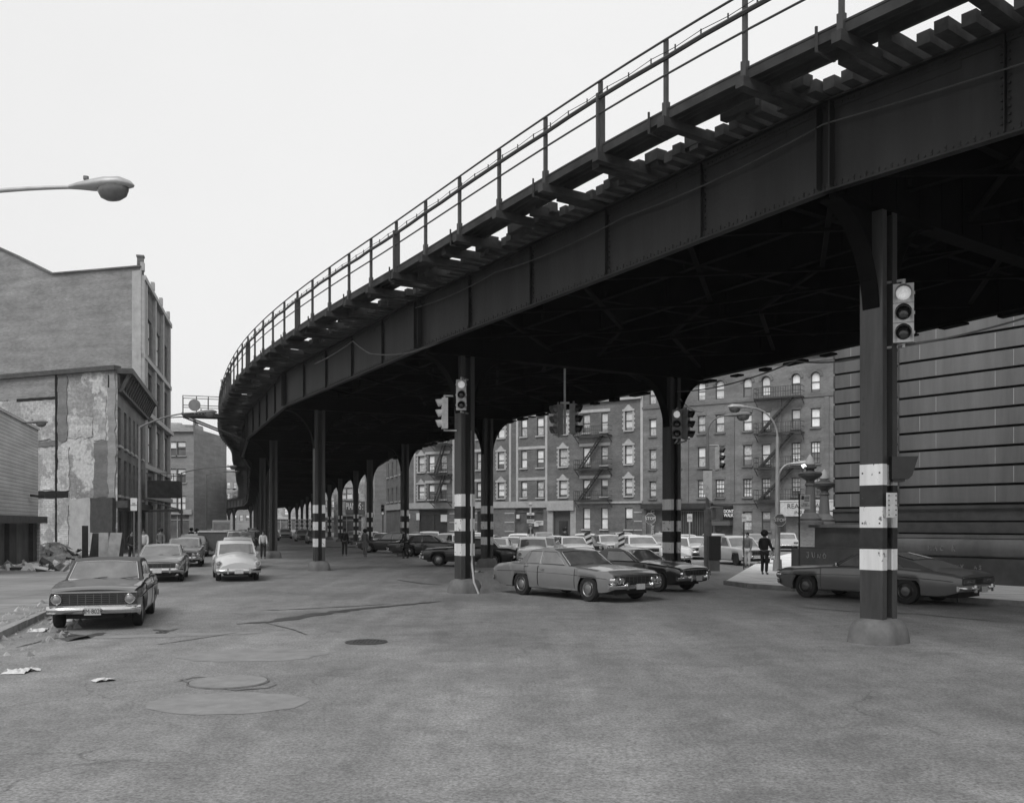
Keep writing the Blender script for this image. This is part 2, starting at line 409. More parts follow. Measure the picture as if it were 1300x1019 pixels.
def seam(pts, w0, m='tar', z=.008):
    """irregular tar run on the road through photograph points"""
    P = [gp(*q) for q in pts]; L_ = []; R_ = []
    Q = []
    for a, b in zip(P[:-1], P[1:]):
        for k in range(6): Q.append(a.lerp(b, k/6))
    Q.append(P[-1])
    for i, q in enumerate(Q):
        d = (Q[min(i+1, len(Q)-1)]-Q[max(i-1, 0)]).normalized(); nn = Vector((-d.y, d.x, 0))
        ww = w0*(.35+rnd.random())*math.sin(math.pi*(i+.6)/(len(Q)+.2))**.5
        L_.append(q+nn*ww/2); R_.append(q-nn*ww/2)
    mb = MB()
    for i in range(len(Q)-1):
        mb.quad((L_[i].x, L_[i].y, z), (R_[i].x, R_[i].y, z), (R_[i+1].x, R_[i+1].y, z), (L_[i+1].x, L_[i+1].y, z))
    structure(mb.build('tar_seam', m))
seam([(300, 792), (345, 789), (400, 780), (455, 773), (520, 767), (560, 763)], .5)
seam([(325, 775), (380, 773), (440, 770), (500, 766)], .14)
seam([(335, 790), (372, 799), (390, 806)], .05)
seam([(200, 818), (240, 812), (300, 803)], .07, 'crack')
seam([(196, 799), (210, 801), (226, 798)], .22)
seam([(20, 822), (60, 812), (100, 806)], .10)
seam([(560, 742), (540, 741), (505, 736)], .25)
seam([(75, 800), (100, 812), (130, 803)], .45)
seam([(1010, 770), (1080, 776), (1160, 779), (1280, 790)], .12)
seam([(228, 862), (250, 870), (300, 876), (340, 873), (352, 868)], .07, 'crack')
seam([(225, 865), (245, 860), (290, 858), (330, 860)], .05, 'crack')
def manhole(px, py, r, label, worn=False):
    p = gp(px, py); t = thing('manhole_cover', label, 'manhole cover', (p.x, p.y, 0), group='manhole covers in the road')
    mb = MB(); mb.lathe([(r*(1.12 if not worn else 1.04), .001), (r*(1.12 if not worn else 1.03), .016), (r, .018), (r, .004)], 28); mb.build('rim', 'iron2' if not worn else 'crack', t)
    mb = MB(); mb.lathe([(r*.98, .004), (r*.98, .02), (.0001, .02)], 28)
    for i in (range(-4, 5) if not worn else ()):
        for j in range(-4, 5):
            if i*i+j*j < 17: mb.box((i*r*.2, j*r*.2, .022), (r*.1, r*.1, .012))
    mb.build('lid', 'iron2' if not worn else 'patch', t)
manhole(465, 815, .34, 'small dark iron manhole cover in open asphalt near the foot of the banded column')
manhole(290, 866, .52, 'large worn manhole ring between two pale road patches in the foreground', True)
def litter(px, py, s, label, m='paper'):
    p = gp(px, py); mb = MB(); n = 7
    vs = [(s*(i/(n-1)-.5)*1.4+rnd.uniform(-.02, .02), s*(j/(n-1)-.5)+rnd.uniform(-.02, .02), .01+rnd.random()*.22*s*math.sin(math.pi*i/(n-1))) for i in range(n) for j in range(n)]
    mb.add(vs, [[i*n+j, i*n+j+1, (i+1)*n+j+1, (i+1)*n+j] for i in range(n-1) for j in range(n-1)])
    o = mb.build('paper_scrap', m, fix=False); o.location = p; o.rotation_euler[2] = rnd.random()*6
    tag(o, label, 'litter', 'paper litter in the gutter')
litter(24, 853, .30, 'crumpled white paper lying at the left edge of the road')
litter(38, 851, .20, 'smaller crumpled white paper just right of the large one')
litter(50, 801, .30, 'white paper scrap in the gutter left of the black car')
litter(131, 864, .20, 'thin torn paper scrap alone on the open asphalt')
litter(84, 787, .5, 'flattened paper bag under the nose of the black car')
litter(205, 803, .16, 'tiny dark scrap on the road right of the black car', 'tar')
litter(606, 726, .35, 'pale scrap on the road behind the banded column')
# gutter debris stuff
mb = MB()
for k in range(380):
    q = kpt(rnd.uniform(-6, 16), rnd.uniform(-1.1, .7)**1); s = rnd.uniform(.015, .06)*(1+rnd.random())
    z = .14 if (q-K0).dot(snorm) > .1 else .0
    mb.add([(q.x-s, q.y, z), (q.x, q.y-s, z), (q.x+s, q.y+.3*s, z), (q.x, q.y+s, z), (q.x, q.y, z+s)], [[0, 1, 4], [1, 2, 4], [2, 3, 4], [3, 0, 4]])
o = mb.build('gutter_debris', 'rubble'); o['kind'] = 'stuff'; tag(o, 'loose grit and debris along the left gutter and kerb', 'debris')

# ------------------------------------------------------------------ elevated railway
PP = [(36, -11.5), (26, -4.4), (15.9, 5.9), (6.63, 17.1), (-1.47, 29.3), (-8.78, 43.0), (-14.8, 58.6), (-19.4, 73.5), (-23.0, 88.5), (-27.1, 102.9), (-31.1, 117.4), (-35.2, 131.8), (-39.3, 146.2), (-43.3, 160.7), (-47.4, 175.1), (-51.6, 189.5), (-56.4, 204), (-64, 217.5), (-75, 228), (-89, 234.5), (-105, 238)]
ZB = [8.0, 8.0, 7.95, 7.82, 7.38, 7.36, 7.36, 7.3, 7.25, 7.2, 7.1, 7.0, 6.9, 6.8, 6.6, 6.3, 5.9, 5.6, 5.4, 5.3, 5.3]
PP = [Vector((*p, 0)) for p in PP]
NP = len(PP)
def NRM(i):
    d = (PP[min(i+1, NP-1)]-PP[max(i-1, 0)]).normalized(); return Vector((d.y, -d.x, 0))
NN = [NRM(i) for i in range(NP)]
UW = 8.3; UG = 1.5; GD = 1.55
def cr(a, b, c, d, t):
    return .5*((2*b)+(c-a)*t+(2*a-5*b+4*c-d)*t*t+(3*b-a-3*c+d)*t*t*t)
TAB = []
for i in range(1, NP-2):
    for k in range(40):
        t = k/40
        p = cr(PP[i-1], PP[i], PP[i+1], PP[i+2], t); z = ZB[i]+(ZB[i+1]-ZB[i])*(t*t*(3-2*t))
        TAB.append([p, z, i+t])
S = [0]
for a, b in zip(TAB[:-1], TAB[1:]): S.append(S[-1]+(b[0]-a[0]).length)
STOT = S[-1]
import bisect
def cv(s):
    s = max(0, min(s, STOT-1e-3)); k = max(0, min(bisect.bisect(S, s)-1, len(S)-2)); t = (s-S[k])/(S[k+1]-S[k])
    p = TAB[k][0].lerp(TAB[k+1][0], t); z = TAB[k][1]*(1-t)+TAB[k+1][1]*t
    k2 = min(k+2, len(TAB)-1); k0 = max(k-1, 0)
    d = (TAB[k2][0]-TAB[k0][0]).normalized(); n = Vector((d.y, -d.x, 0))
    return p, z, d, n, TAB[k][2]+t*(TAB[k+1][2]-TAB[k][2])
def U(s, u, dz=0):
    p, z, d, n, i = cv(s); q = p+n*u; return Vector((q.x, q.y, z+GD+dz))
el = thing('elevated_railway', 'curving dark riveted steel elevated railway with railed walkway sweeping over the street', 'elevated railway', (PP[4].x, PP[4].y, 7.4))
def G(i, u, z=0): q = PP[i]+NN[i]*u; return Vector((q.x, q.y, ZB[i]+z))
def plate_girder(i, u, name, rivets=False, depth=GD, z0=0, m='steel', outer=True, mm=None):
    A, B = G(i, u, z0), G(i+1, u, z0); d = (B-A).normalized(); n = Vector((d.y, -d.x, 0)); L_ = (B-A).length
    sgn = -1 if outer else 1
    mb = MB(); up = Vector((0, 0, 1))
    mb.beam(A+up*depth/2, B+up*depth/2, .03, depth-.05)
    fl = .16 if rivets or outer else .3
    mb.beam(A+up*.02, B+up*.02, fl, .035); mb.beam(A+up*(depth-.02), B+up*(depth-.02), .3, .035)
    for s2 in (-1, 1):
        mb.beam(A+up*.1+n*s2*.025, B+up*.1+n*s2*.025, .022, .13); mb.beam(A+up*(depth-.1)+n*s2*.025, B+up*(depth-.1)+n*s2*.025, .022, .13)
    ns = 5
    for k in range(ns+1):
        c = A+d*(L_*k/ns); end = k in (0, ns)
        ks = [-.12, .12] if end else [0]
        for q in ks:
            for s2 in (-1, 1):
                cc = c+d*q+n*s2*(.10 if end else .022)
                if k == 0 and q < 0: continue
                if k == ns and q > 0: continue
                mb.beam(cc+up*.05, cc+up*(depth-.05), .02 if end else .16, .16 if end else .016, up=d) if not end else mb.beam(cc+up*.05, cc+up*(depth-.05), .16, .02, up=d)
    if rivets:
        for k in range(ns):
            c = A.lerp(B, (k+.5)/ns); w2 = rnd.uniform(.5, 1.0)
            mb.beam(c-d*w2+up*(depth-.22)+n*sgn*.019, c+d*w2+up*(depth-.22)+n*sgn*.019, .012, .14)
        nr = int(L_/.11)
        for k in range(nr):
            for zz in (.075, .125, depth-.1):
                if zz == .125 and k % 2: continue
                c = A+d*(L_*(k+.5)/nr)+n*sgn*.038+up*zz
                mb.box(c, (.034, .03, .034), math.atan2(d.y, d.x))
        for k in range(1, ns):
            for j in range(11):
                for e in (-1, 1):
                    c = A+d*(L_*k/ns+e*.055)+n*sgn*.034+up*(.2+j*(depth-.4)/10)
                    mb.box(c, (.032, .026, .032), math.atan2(d.y, d.x))
    o = mb.build(name, m, el, rel=True)
    return o
for i in range(1, NP-1):
    plate_girder(i, -UG, 'outer_plate_girder', rivets=(2 <= i <= 4))
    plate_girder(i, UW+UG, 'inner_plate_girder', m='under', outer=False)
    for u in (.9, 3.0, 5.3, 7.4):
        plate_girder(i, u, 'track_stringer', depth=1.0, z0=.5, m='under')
for i in range(1, NP):
    mb = MB(); A = G(i, -UG+.19); B = G(i, UW+UG-.19); up = Vector((0, 0, 1)); dd = NN[i].cross(up)
    mb.beam(A+up*.60, B+up*.60, .03, 1.3); mb.beam(A-up*.06, B-up*.06, .42, .04); mb.beam(A+up*1.26, B+up*1.26, .42, .04)
    for k in range(14):
        c = A.lerp(B, (k+.5)/14); mb.beam(c-up*.05, c+up*1.25, .07, .2, up=NN[i])
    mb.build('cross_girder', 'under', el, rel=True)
    if i < NP-1:
        mb = MB()
        for a in range(4):
            t0, t1 = a/4, (a+1)/4
            for (ua, ub) in ((-UG+.2, 3.2), (3.2, 5.1), (5.1, UW+UG-.2)):
                p = G(i, ua).lerp(G(i+1, ua), t0); q = G(i, ub).lerp(G(i+1, ub), t1)
                mb.beam(p+up*.42, q+up*.42, .1, .08)
                p = G(i, ub).lerp(G(i+1, ub), t0); q = G(i, ua).lerp(G(i+1, ua), t1)
                mb.beam(p+up*.34, q+up*.34, .1, .07)
            p = G(i, -UG+.2).lerp(G(i+1, -UG+.2), t0+.125); q = G(i, UW+UG-.2).lerp(G(i+1, UW+UG-.2), t0+.125)
            mb.beam(p+up*.8, q+up*.8, .16, .5)
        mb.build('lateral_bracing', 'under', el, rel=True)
# track ties per span, walkway, outriggers
def span_s(i):
    """arc length where curve parameter = i"""
    return S[(i-1)*40]
tie_s = .2
for i in range(1, NP-2):
    s0 = span_s(i); s1 = S[i*40] if i*40 < len(S) else STOT
    mb = MB(); s = s0
    k = 0
    while s < s1:
        a = -UG-.38-rnd.choice((0, .05, .12, .25, .6, 1.0)); b = UW+UG+.5+rnd.choice((0, .1, .25))
        mb.beam(U(s, a, .12), U(s, b, .12), .22, .2)
        if i > 9: s += .55
        s += .34
    # sheet over the ties, added to shut out the sky and darken the underside
    n = max(4, int((s1-s0)/1.0))
    for k in range(n):
        sa = s0+(s1-s0)*k/n; sb = s0+(s1-s0)*(k+1)/n
        for (ua, ub) in ((-1.0, UW+UG-.1),):
            mb.quad(U(sa, ua, .235), U(sb, ua, .235), U(sb, ub, .235), U(sa, ub, .235))
            mb.quad(U(sa, ua, .25), U(sb, ua, .25), U(sb, ub, .25), U(sa, ub, .25))
    mb.build('track_ties', 'tie', el, rel=True)
    mb = MB()
    for u in (.2, 1.65, 3.45, 4.9, 6.7, 8.15):
        for k in range(n):
            mb.beam(U(s0+(s1-s0)*k/n, u, .33), U(s0+(s1-s0)*(k+1)/n, u, .33), .07, .14)
    mb.build('track_rails', 'rail', el, rel=True)
    mb = MB()
    for k in range(n):
        sa = s0+(s1-s0)*k/n; sb = s0+(s1-s0)*(k+1)/n
        mb.beam(U(sa, -3.02, .22), U(sb, -3.02, .22), .05, .16)
        mb.beam(U(sa, -2.42, .22), U(sb, -2.42, .22), .05, .16)
        for uu in (-2.99, -2.84, -2.69, -2.54, -2.39):
            mb.beam(U(sa, uu, .32), U(sb, uu, .32), .13, .035)
        # timber blocks standing between walkway and ties
    q = s0
    while q < s1:
        ll = rnd.uniform(.3, .9)
        if rnd.random() < .5:
            uu = rnd.uniform(-2.2, -1.7); mb.beam(U(q, uu, .22), U(min(q+ll, s1), uu, .22), rnd.uniform(.12, .3), .22)
        q += ll+rnd.uniform(.1, .9)
    mb.build('walkway', 'plank', el, rel=True)
# outriggers and posts
s = 1.0; posts = []; ORS = []
k = 0
while s < STOT-1:
    posts.append(s); s += 1.78
near = sorted(posts, key=lambda s: U(s, -2.7).length)[:88]
mbrest = MB()
for k, s in enumerate(posts):
    mb = MB() if s in near else mbrest
    b = U(s, -3.06, .02); tz = 1.56
    if k % 5 == 3:
        mb.beam(b+Vector((0, 0, .0)), b+Vector((0, 0, 1.3)), .05, .20, up=cv(s)[3])
    mb.beam(b, b+Vector((0, 0, tz)), .07, .07, up=cv(s)[3])
    mb.beam(b+Vector((0, 0, .02)), b+Vector((0, 0, .42)), .11, .10, up=cv(s)[3])
    if s in near: mb.build('railing_post', 'rail', el, rel=True)
o = mbrest.build('far_railing_posts', 'rail', el, rel=True); o['kind'] = 'stuff'
mbrest = MB()
for k, s in enumerate(posts):
    mb = MB() if s in near else mbrest
    mb.box(U(s, -2.2, .08), (1.9, .17, .17), M4=Matrix.Translation(U(s, -2.25, .06)) @ Matrix.Rotation(math.atan2(cv(s)[3].y, cv(s)[3].x), 4, 'Z'))
    if k % 2:
        mb.beam(U(s+.42, -3.08, .42), U(s+.42, -3.08, .02), .04, .035); mb.beam(U(s+.42, -3.08, .03), U(s+.42, -2.6, .03), .04, .035)
    if s in near: mb.build('outrigger_bracket', 'tie', el, rel=True)
o = mbrest.build('far_outriggers', 'tie', el, rel=True); o['kind'] = 'stuff'
for nm, dz, r, sag in (('top_rail', 1.56, .022, 0), ('cable_pipe', 1.24, .042, 0.02), ('middle_rail', .92, .02, 0)):
    mb = MB(); pts = []
    s = 1.0; j = 0
    while s < STOT-1:
        p = U(s, -3.10, dz); p.z += sag*rnd.uniform(-1, 1); pts.append(p); s += .89
    mb.tube(pts, r, 6); mb.build(nm, 'rail', el, rel=True)
mb = MB(); s = 1.0
while s < STOT*.6:
    mb.beam(U(s, -3.1, 1.24), U(s, -3.1, 1.37), .025, .025); s += .6
pts = [U(1+.6*k, -3.1, 1.34+(.015 if k % 2 else -.02)) for k in range(int(STOT*.6/.6))]
mb.tube(pts, .008, 4)
mb.build('signal_wire', 'rail', el, rel=True)
# lugs hanging under the far girder
s = 20.
while s < 90:
    mb = MB()
    l = rnd.uniform(.3, 1.1)
    p, q = U(s, UW+UG+.25, -GD-.06), U(s+l, UW+UG+.25, -GD-.06)
    mb.beam(p, q, .3, rnd.uniform(.05, .16)); s += l+rnd.uniform(.3, 1.2)
    mb.build('hanging_lug', 'under', el, rel=True)
# signal platform cantilevered on the outer side
sp = next(s for s in [x*.25 for x in range(int(STOT*4))] if U(s, 0).y > 60)
mb = MB()
for ds in (0, 1.2): 
    mb.beam(U(sp+ds, -UG, -.05), U(sp+ds, -5.3, -.05), .1, .16)
    mb.beam(U(sp+ds, -5.2, -.1), U(sp+ds, -1.6, -1.5), .07, .09)
for u in [-2.9-.2*k for k in range(13)]: mb.beam(U(sp-.1, u, .06), U(sp+1.3, u, .06), .16, .04)
mb.build('signal_platform', 'iron', el, rel=True)
mb = MB()
for u in (-3.1, -3.8, -4.5, -5.3):
    for ds in (0, 1.2): mb.beam(U(sp+ds, u, 0), U(sp+ds, u, 1.15), .045, .045)
for dz in (.55, 1.13):
    for ds in (0, 1.2): mb.beam(U(sp+ds, -2.9, dz), U(sp+ds, -5.3, dz), .04, .04)
    mb.beam(U(sp, -5.3, dz), U(sp+1.2, -5.3, dz), .04, .04)
mb.build('platform_railing', 'rail', el, rel=True)
mb = MB(); c = U(sp-.05, -4.6, .55); mb.cyl(c, c+Vector((0, -.12, 0)), .36, n=20); mb.build('round_signal_disc', 'lampd', el, rel=True)

# cables slung along the girder
def cable(pts, r, label, m='signm', n=14):
    P = [Vector(p) for p in pts]; Q = []
    for a, b in zip(P[:-1], P[1:]):
        L_ = (b-a).length
        for k in range(n): t = k/n; q = a.lerp(b, t); q.z -= .02*L_*4*t*(1-t); Q.append(q)
    Q.append(P[-1]); mb = MB(); mb.tube(Q, r, 6)
    o = mb.build('cable', m); return tag(o, label, 'cable')
G1 = G(4, -UG-.3, -.05)
cable([at(800, 247, 22.2), at(752, 275, 23.0), at(640, 385, 25.8), at(585, 423, 27.2), at(523, 447, 27.9), at(470, 449, 30.2), at(448, 433, 31.5), at(400, 462, 33.5)], .02, 'thin cable looping down the face of the outer girder', 'rail')
cable([G(2, -UG-.16, 1.12), G(3, -UG-.16, 1.12), G(3, -UG-.16, 1.10).lerp(G(4, -UG-.16, 1.10), .35), G(3, -UG-.16, 1.2).lerp(G(4, -UG-.16, 1.2), .7), G(4, -UG-.16, 1.25)], .014, 'straight conduit running along the upper face of the near girder', 'rail')
cable([at(1300, 404, 16.6), at(1142, 440, 17.0), at(1010, 458, 24), at(860, 497, 33)], .02, 'black wire strung from the near column towards the brick tenement')
cable([at(863, 506, 33.2), at(893, 522, 41)], .03, 'short span wire from the middle column to the corner lamp pole')

# ------------------------------------------------------------------ columns
def section(mb, z0, z1, gr, b=.45, h=.46):
    # local: x = across track (n), y = along track. flanges face +-x, lips turn in; web along x
    for sx in (-1, 1):
        mb.box((sx*(h/2-.012), 0, (z0+z1)/2), (.028+2*gr, b+2*gr, z1-z0))
        for sy in (-1, 1):
            mb.box((sx*(h/2-.026-.055), sy*(b/2-.012), (z0+z1)/2), (.11+2*gr, .022+2*gr, z1-z0))
def column(i, u, label, band_z=1.0, bands=True, footing=True, ped=0., bh=.40, grp=None):
    q = PP[i]+NN[i]*u; ang = math.atan2(NN[i].y, NN[i].x); top = ZB[i]-.09
    t = thing('railway_column', label, 'steel column', (q.x, q.y, 0), ang, group=grp)
    mb = MB(); section(mb, .3, top, 0); mb.box((0, 0, (top+.3)/2), (.40, .02, top-.3))
    for sx in (-1, 1):
        for k in range(int((top-1)/.45)):
            for sy in (-1, 1): mb.box((sx*.224, sy*.17, .8+k*.45), (.03, .03, .03))
    mb.build('shaft', 'colsteel', t)
    for k in range(5 if bands else 0):
        z0 = band_z+k*bh; mb = MB(); section(mb, z0+.002, z0+bh-.002, .004)
        mb.build('white_band' if k % 2 == 0 else 'black_band', 'white' if k % 2 == 0 else 'black', t)
    # rounded footing
    mb = MB(); n = 24; prof = [(.52, 0), (.51, .10), (.48, .26), (.41, .38), (.32, .43), (.22, .44)]
    vs = []
    for r, z in prof:
        for k in range(n):
            a = 2*math.pi*k/n; c, s_ = math.cos(a), math.sin(a)
            rr = r/((abs(c)**3.2+abs(s_)**3.2)**(1/3.2))*.92
            rr *= 1+(.07*math.cos(2*a) if r > .4 else 0)
            vs.append((rr*c, rr*s_, z))
    mb.add(vs, [[a*n+k, a*n+(k+1) % n, (a+1)*n+(k+1) % n, (a+1)*n+k] for a in range(len(prof)-1) for k in range(n)]+[[(len(prof)-1)*n+k for k in range(n)]])
    mb.build('footing', 'concrete', t, smooth=50)
    for sg in (-1, 1):
        mb = MB(); R0 = 1.45; z_top = top; x0 = .22; n = 12
        arc = []
        for k in range(n+1):
            a = math.pi/2*k/n
            arc.append((x0+1.32*(1-math.cos(a)), z_top-2.0+1.95*math.sin(a)))
        for (x1, z1), (x2, z2) in zip(arc[:-1], arc[1:]):
            # web plate up to the girder and curved flange
            vs = [(sg*x1, y, z) for y in (-.015, .015) for z in (z1, z_top)]+[(sg*x2, y, z) for y in (-.015, .015) for z in (z2, z_top)]
            mb.add(vs, [[0, 1, 5, 4], [2, 6, 7, 3], [0, 4, 6, 2]])
            mb.beam((sg*x1, 0, z1), (sg*x2, 0, z2), .30, .035, up=Vector((0, 1, 0))) if 0 else mb.add(
                [(sg*x1, -.17, z1), (sg*x1, .17, z1), (sg*x2, .17, z2), (sg*x2, -.17, z2), (sg*x1, -.17, z1+.04), (sg*x1, .17, z1+.04), (sg*x2, .17, z2+.04), (sg*x2, -.17, z2+.04)],
                [[0, 1, 2, 3], [4, 7, 6, 5], [0, 3, 7, 4], [1, 5, 6, 2]])
        mb.build('curved_bracket', 'under', t)
    return t
gn = 'steel columns of the elevated railway'
near_l = {2: 'banded railway column standing just outside the right edge of the picture',
 3: 'tall banded railway column nearest the camera, with a traffic light high on its right side',
 4: 'banded railway column in mid-road with a pale drainpipe running down to its foot',
 5: 'banded railway column with a broad pale footing standing alone left of the two walkers',
 6: 'slim dark railway column right of the cream rounded car, beside a white-shirted person',
 7: 'thin dark railway column just behind the man in the white shirt'}
far_l = {2: 'railway column of the far row hidden beyond the right edge of the picture',
 3: 'far-row railway column at the courthouse corner, outside the right edge of the picture',
 4: 'dark railway column with arched brackets and traffic lights, left of the DONT WALK signal',
 5: 'dark banded railway column of the far row just right of the drainpipe column',
 6: 'banded railway column with a low footing in front of the finned dark sedan',
 7: 'thin banded railway column of the far row beside the walker with round bushy hair',
 8: 'thin banded railway column of the far row between the two walkers'}
# band heights measured from the photograph (bottom white edge)
for i in range(2, NP-2):
    bz = {3: 1.31, 4: 1.15, 5: 1.08}.get(i, 1.05)
    lab = near_l.get(i, 'distant railway column of the near row, %s in the row' % ['ninth', 'tenth', 'eleventh', 'twelfth', 'thirteenth', 'fourteenth', 'fifteenth', 'sixteenth', 'seventeenth', 'eighteenth', 'nineteenth', 'twentieth'][max(0, i-8)] if i > 7 else 'railway column')
    c = column(i, 0, lab, band_z=bz, bh=.38, grp=gn, bands=i < 6)
    lab = far_l.get(i, 'distant railway column of the far row seen through the arches, %s counting from the right' % ['sixth', 'seventh', 'eighth', 'ninth', 'tenth', 'eleventh', 'twelfth', 'thirteenth', 'fourteenth', 'fifteenth', 'sixteenth', 'seventeenth'][max(0, i-9)])
    c = column(i, UW, lab, band_z=1.1, bh=.38, grp=gn)
# ------------------------------------------------------------------ cars
def lerp(a, b, t): return a+(b-a)*t
def interp(P, x):
    if x <= P[0][0]: return P[0][1]
    for (a, b), (c, d) in zip(P[:-1], P[1:]):
        if x <= c:
            t = (x-a)/(c-a); t = t*t*(3-2*t)*.5+t*.5
            return b+(d-b)*t
    return P[-1][1]
STY = {
 # L, W, H, wheelbase, front overhang, tyre radius, sill, hood/deck profile [(x from rear 0..L)], cabin profile
 'compact': dict(L=4.6, W=1.78, H=1.37, wb=2.70, fo=.82, r=.31, sill=.27, top=[(0, .84), (.25, .90), (1.25, .94), (2.9, .93), (3.4, .92), (4.45, .83), (4.6, .78)],
    cab=[(3.10, .90), (2.55, 1.31), (2.25, 1.36), (1.45, 1.35), (1.20, 1.28), (.85, .93)], rw=.74, lights='round2', bumper=.42, sb=(2.05,), bow=.03, vin=True),
 'coupe': dict(L=4.7, W=1.82, H=1.33, wb=2.82, fo=.85, r=.32, sill=.26, top=[(0, .80), (.3, .88), (1.2, .93), (3.0, .92), (3.4, .90), (4.5, .80), (4.7, .72)],
    cab=[(3.15, .88), (2.45, 1.27), (2.2, 1.33), (1.6, 1.30), (.75, .93)], rw=.70, lights='round2', bumper=.45, sb=(1.75,), bow=.04, vin=False),
 'sedan': dict(L=4.75, W=1.82, H=1.40, wb=2.80, fo=.85, r=.32, sill=.27, top=[(0, .82), (.3, .90), (1.3, .95), (3.0, .94), (3.5, .92), (4.6, .84), (4.75, .76)],
    cab=[(3.2, .91), (2.65, 1.34), (2.35, 1.40), (1.55, 1.38), (1.25, 1.31), (.9, .94)], rw=.76, lights='round4', bumper=.45, sb=(2.2,), bow=.03, vin=False),
 'big': dict(L=5.4, W=1.98, H=1.41, wb=3.02, fo=.95, r=.35, sill=.27, top=[(0, .84), (.3, .93), (1.5, .97), (3.4, .95), (3.9, .93), (5.2, .85), (5.4, .76)],
    cab=[(3.6, .92), (3.0, 1.33), (2.7, 1.41), (1.9, 1.39), (1.6, 1.33), (1.25, .96)], rw=.72, lights='round4', bumper=.46, sb=(2.3,), bow=.05, vin=False),
 'fastback': dict(L=5.45, W=2.0, H=1.36, wb=3.02, fo=.95, r=.35, sill=.27, top=[(0, .80), (.35, .88), (1.0, .93), (1.9, .98), (3.4, .94), (3.9, .92), (5.25, .84), (5.45, .78)],
    cab=[(3.75, .90), (3.1, 1.28), (2.8, 1.35), (2.2, 1.33), (1.4, 1.15), (.75, .92)], rw=.66, lights='round4', bumper=.45, sb=(), bow=.05, vin=False),
 'round': dict(L=4.2, W=1.62, H=1.47, wb=2.40, fo=.85, r=.32, sill=.25, top=[(0, .62), (.25, .84), (.9, .97), (1.6, .97), (3.0, .97), (3.4, .92), (3.95, .80), (4.2, .60)],
    cab=[(3.1, .93), (2.65, 1.36), (2.35, 1.46), (1.6, 1.46), (1.25, 1.40), (.8, .96)], rw=.78, lights='round2', bumper=.40, sb=(1.95,), bow=.10, vin=False),
 'wagon': dict(L=5.0, W=1.9, H=1.48, wb=2.9, fo=.88, r=.34, sill=.28, top=[(0, .90), (.3, .95), (1.5, .97), (3.2, .95), (3.7, .93), (4.85, .86), (5.0, .78)],
    cab=[(3.5, .92), (2.95, 1.39), (2.6, 1.47), (.8, 1.48), (.35, 1.43), (.08, .94)], rw=.78, lights='round4', bumper=.46, sb=(2.4, 1.2), bow=.03, vin=False),
}
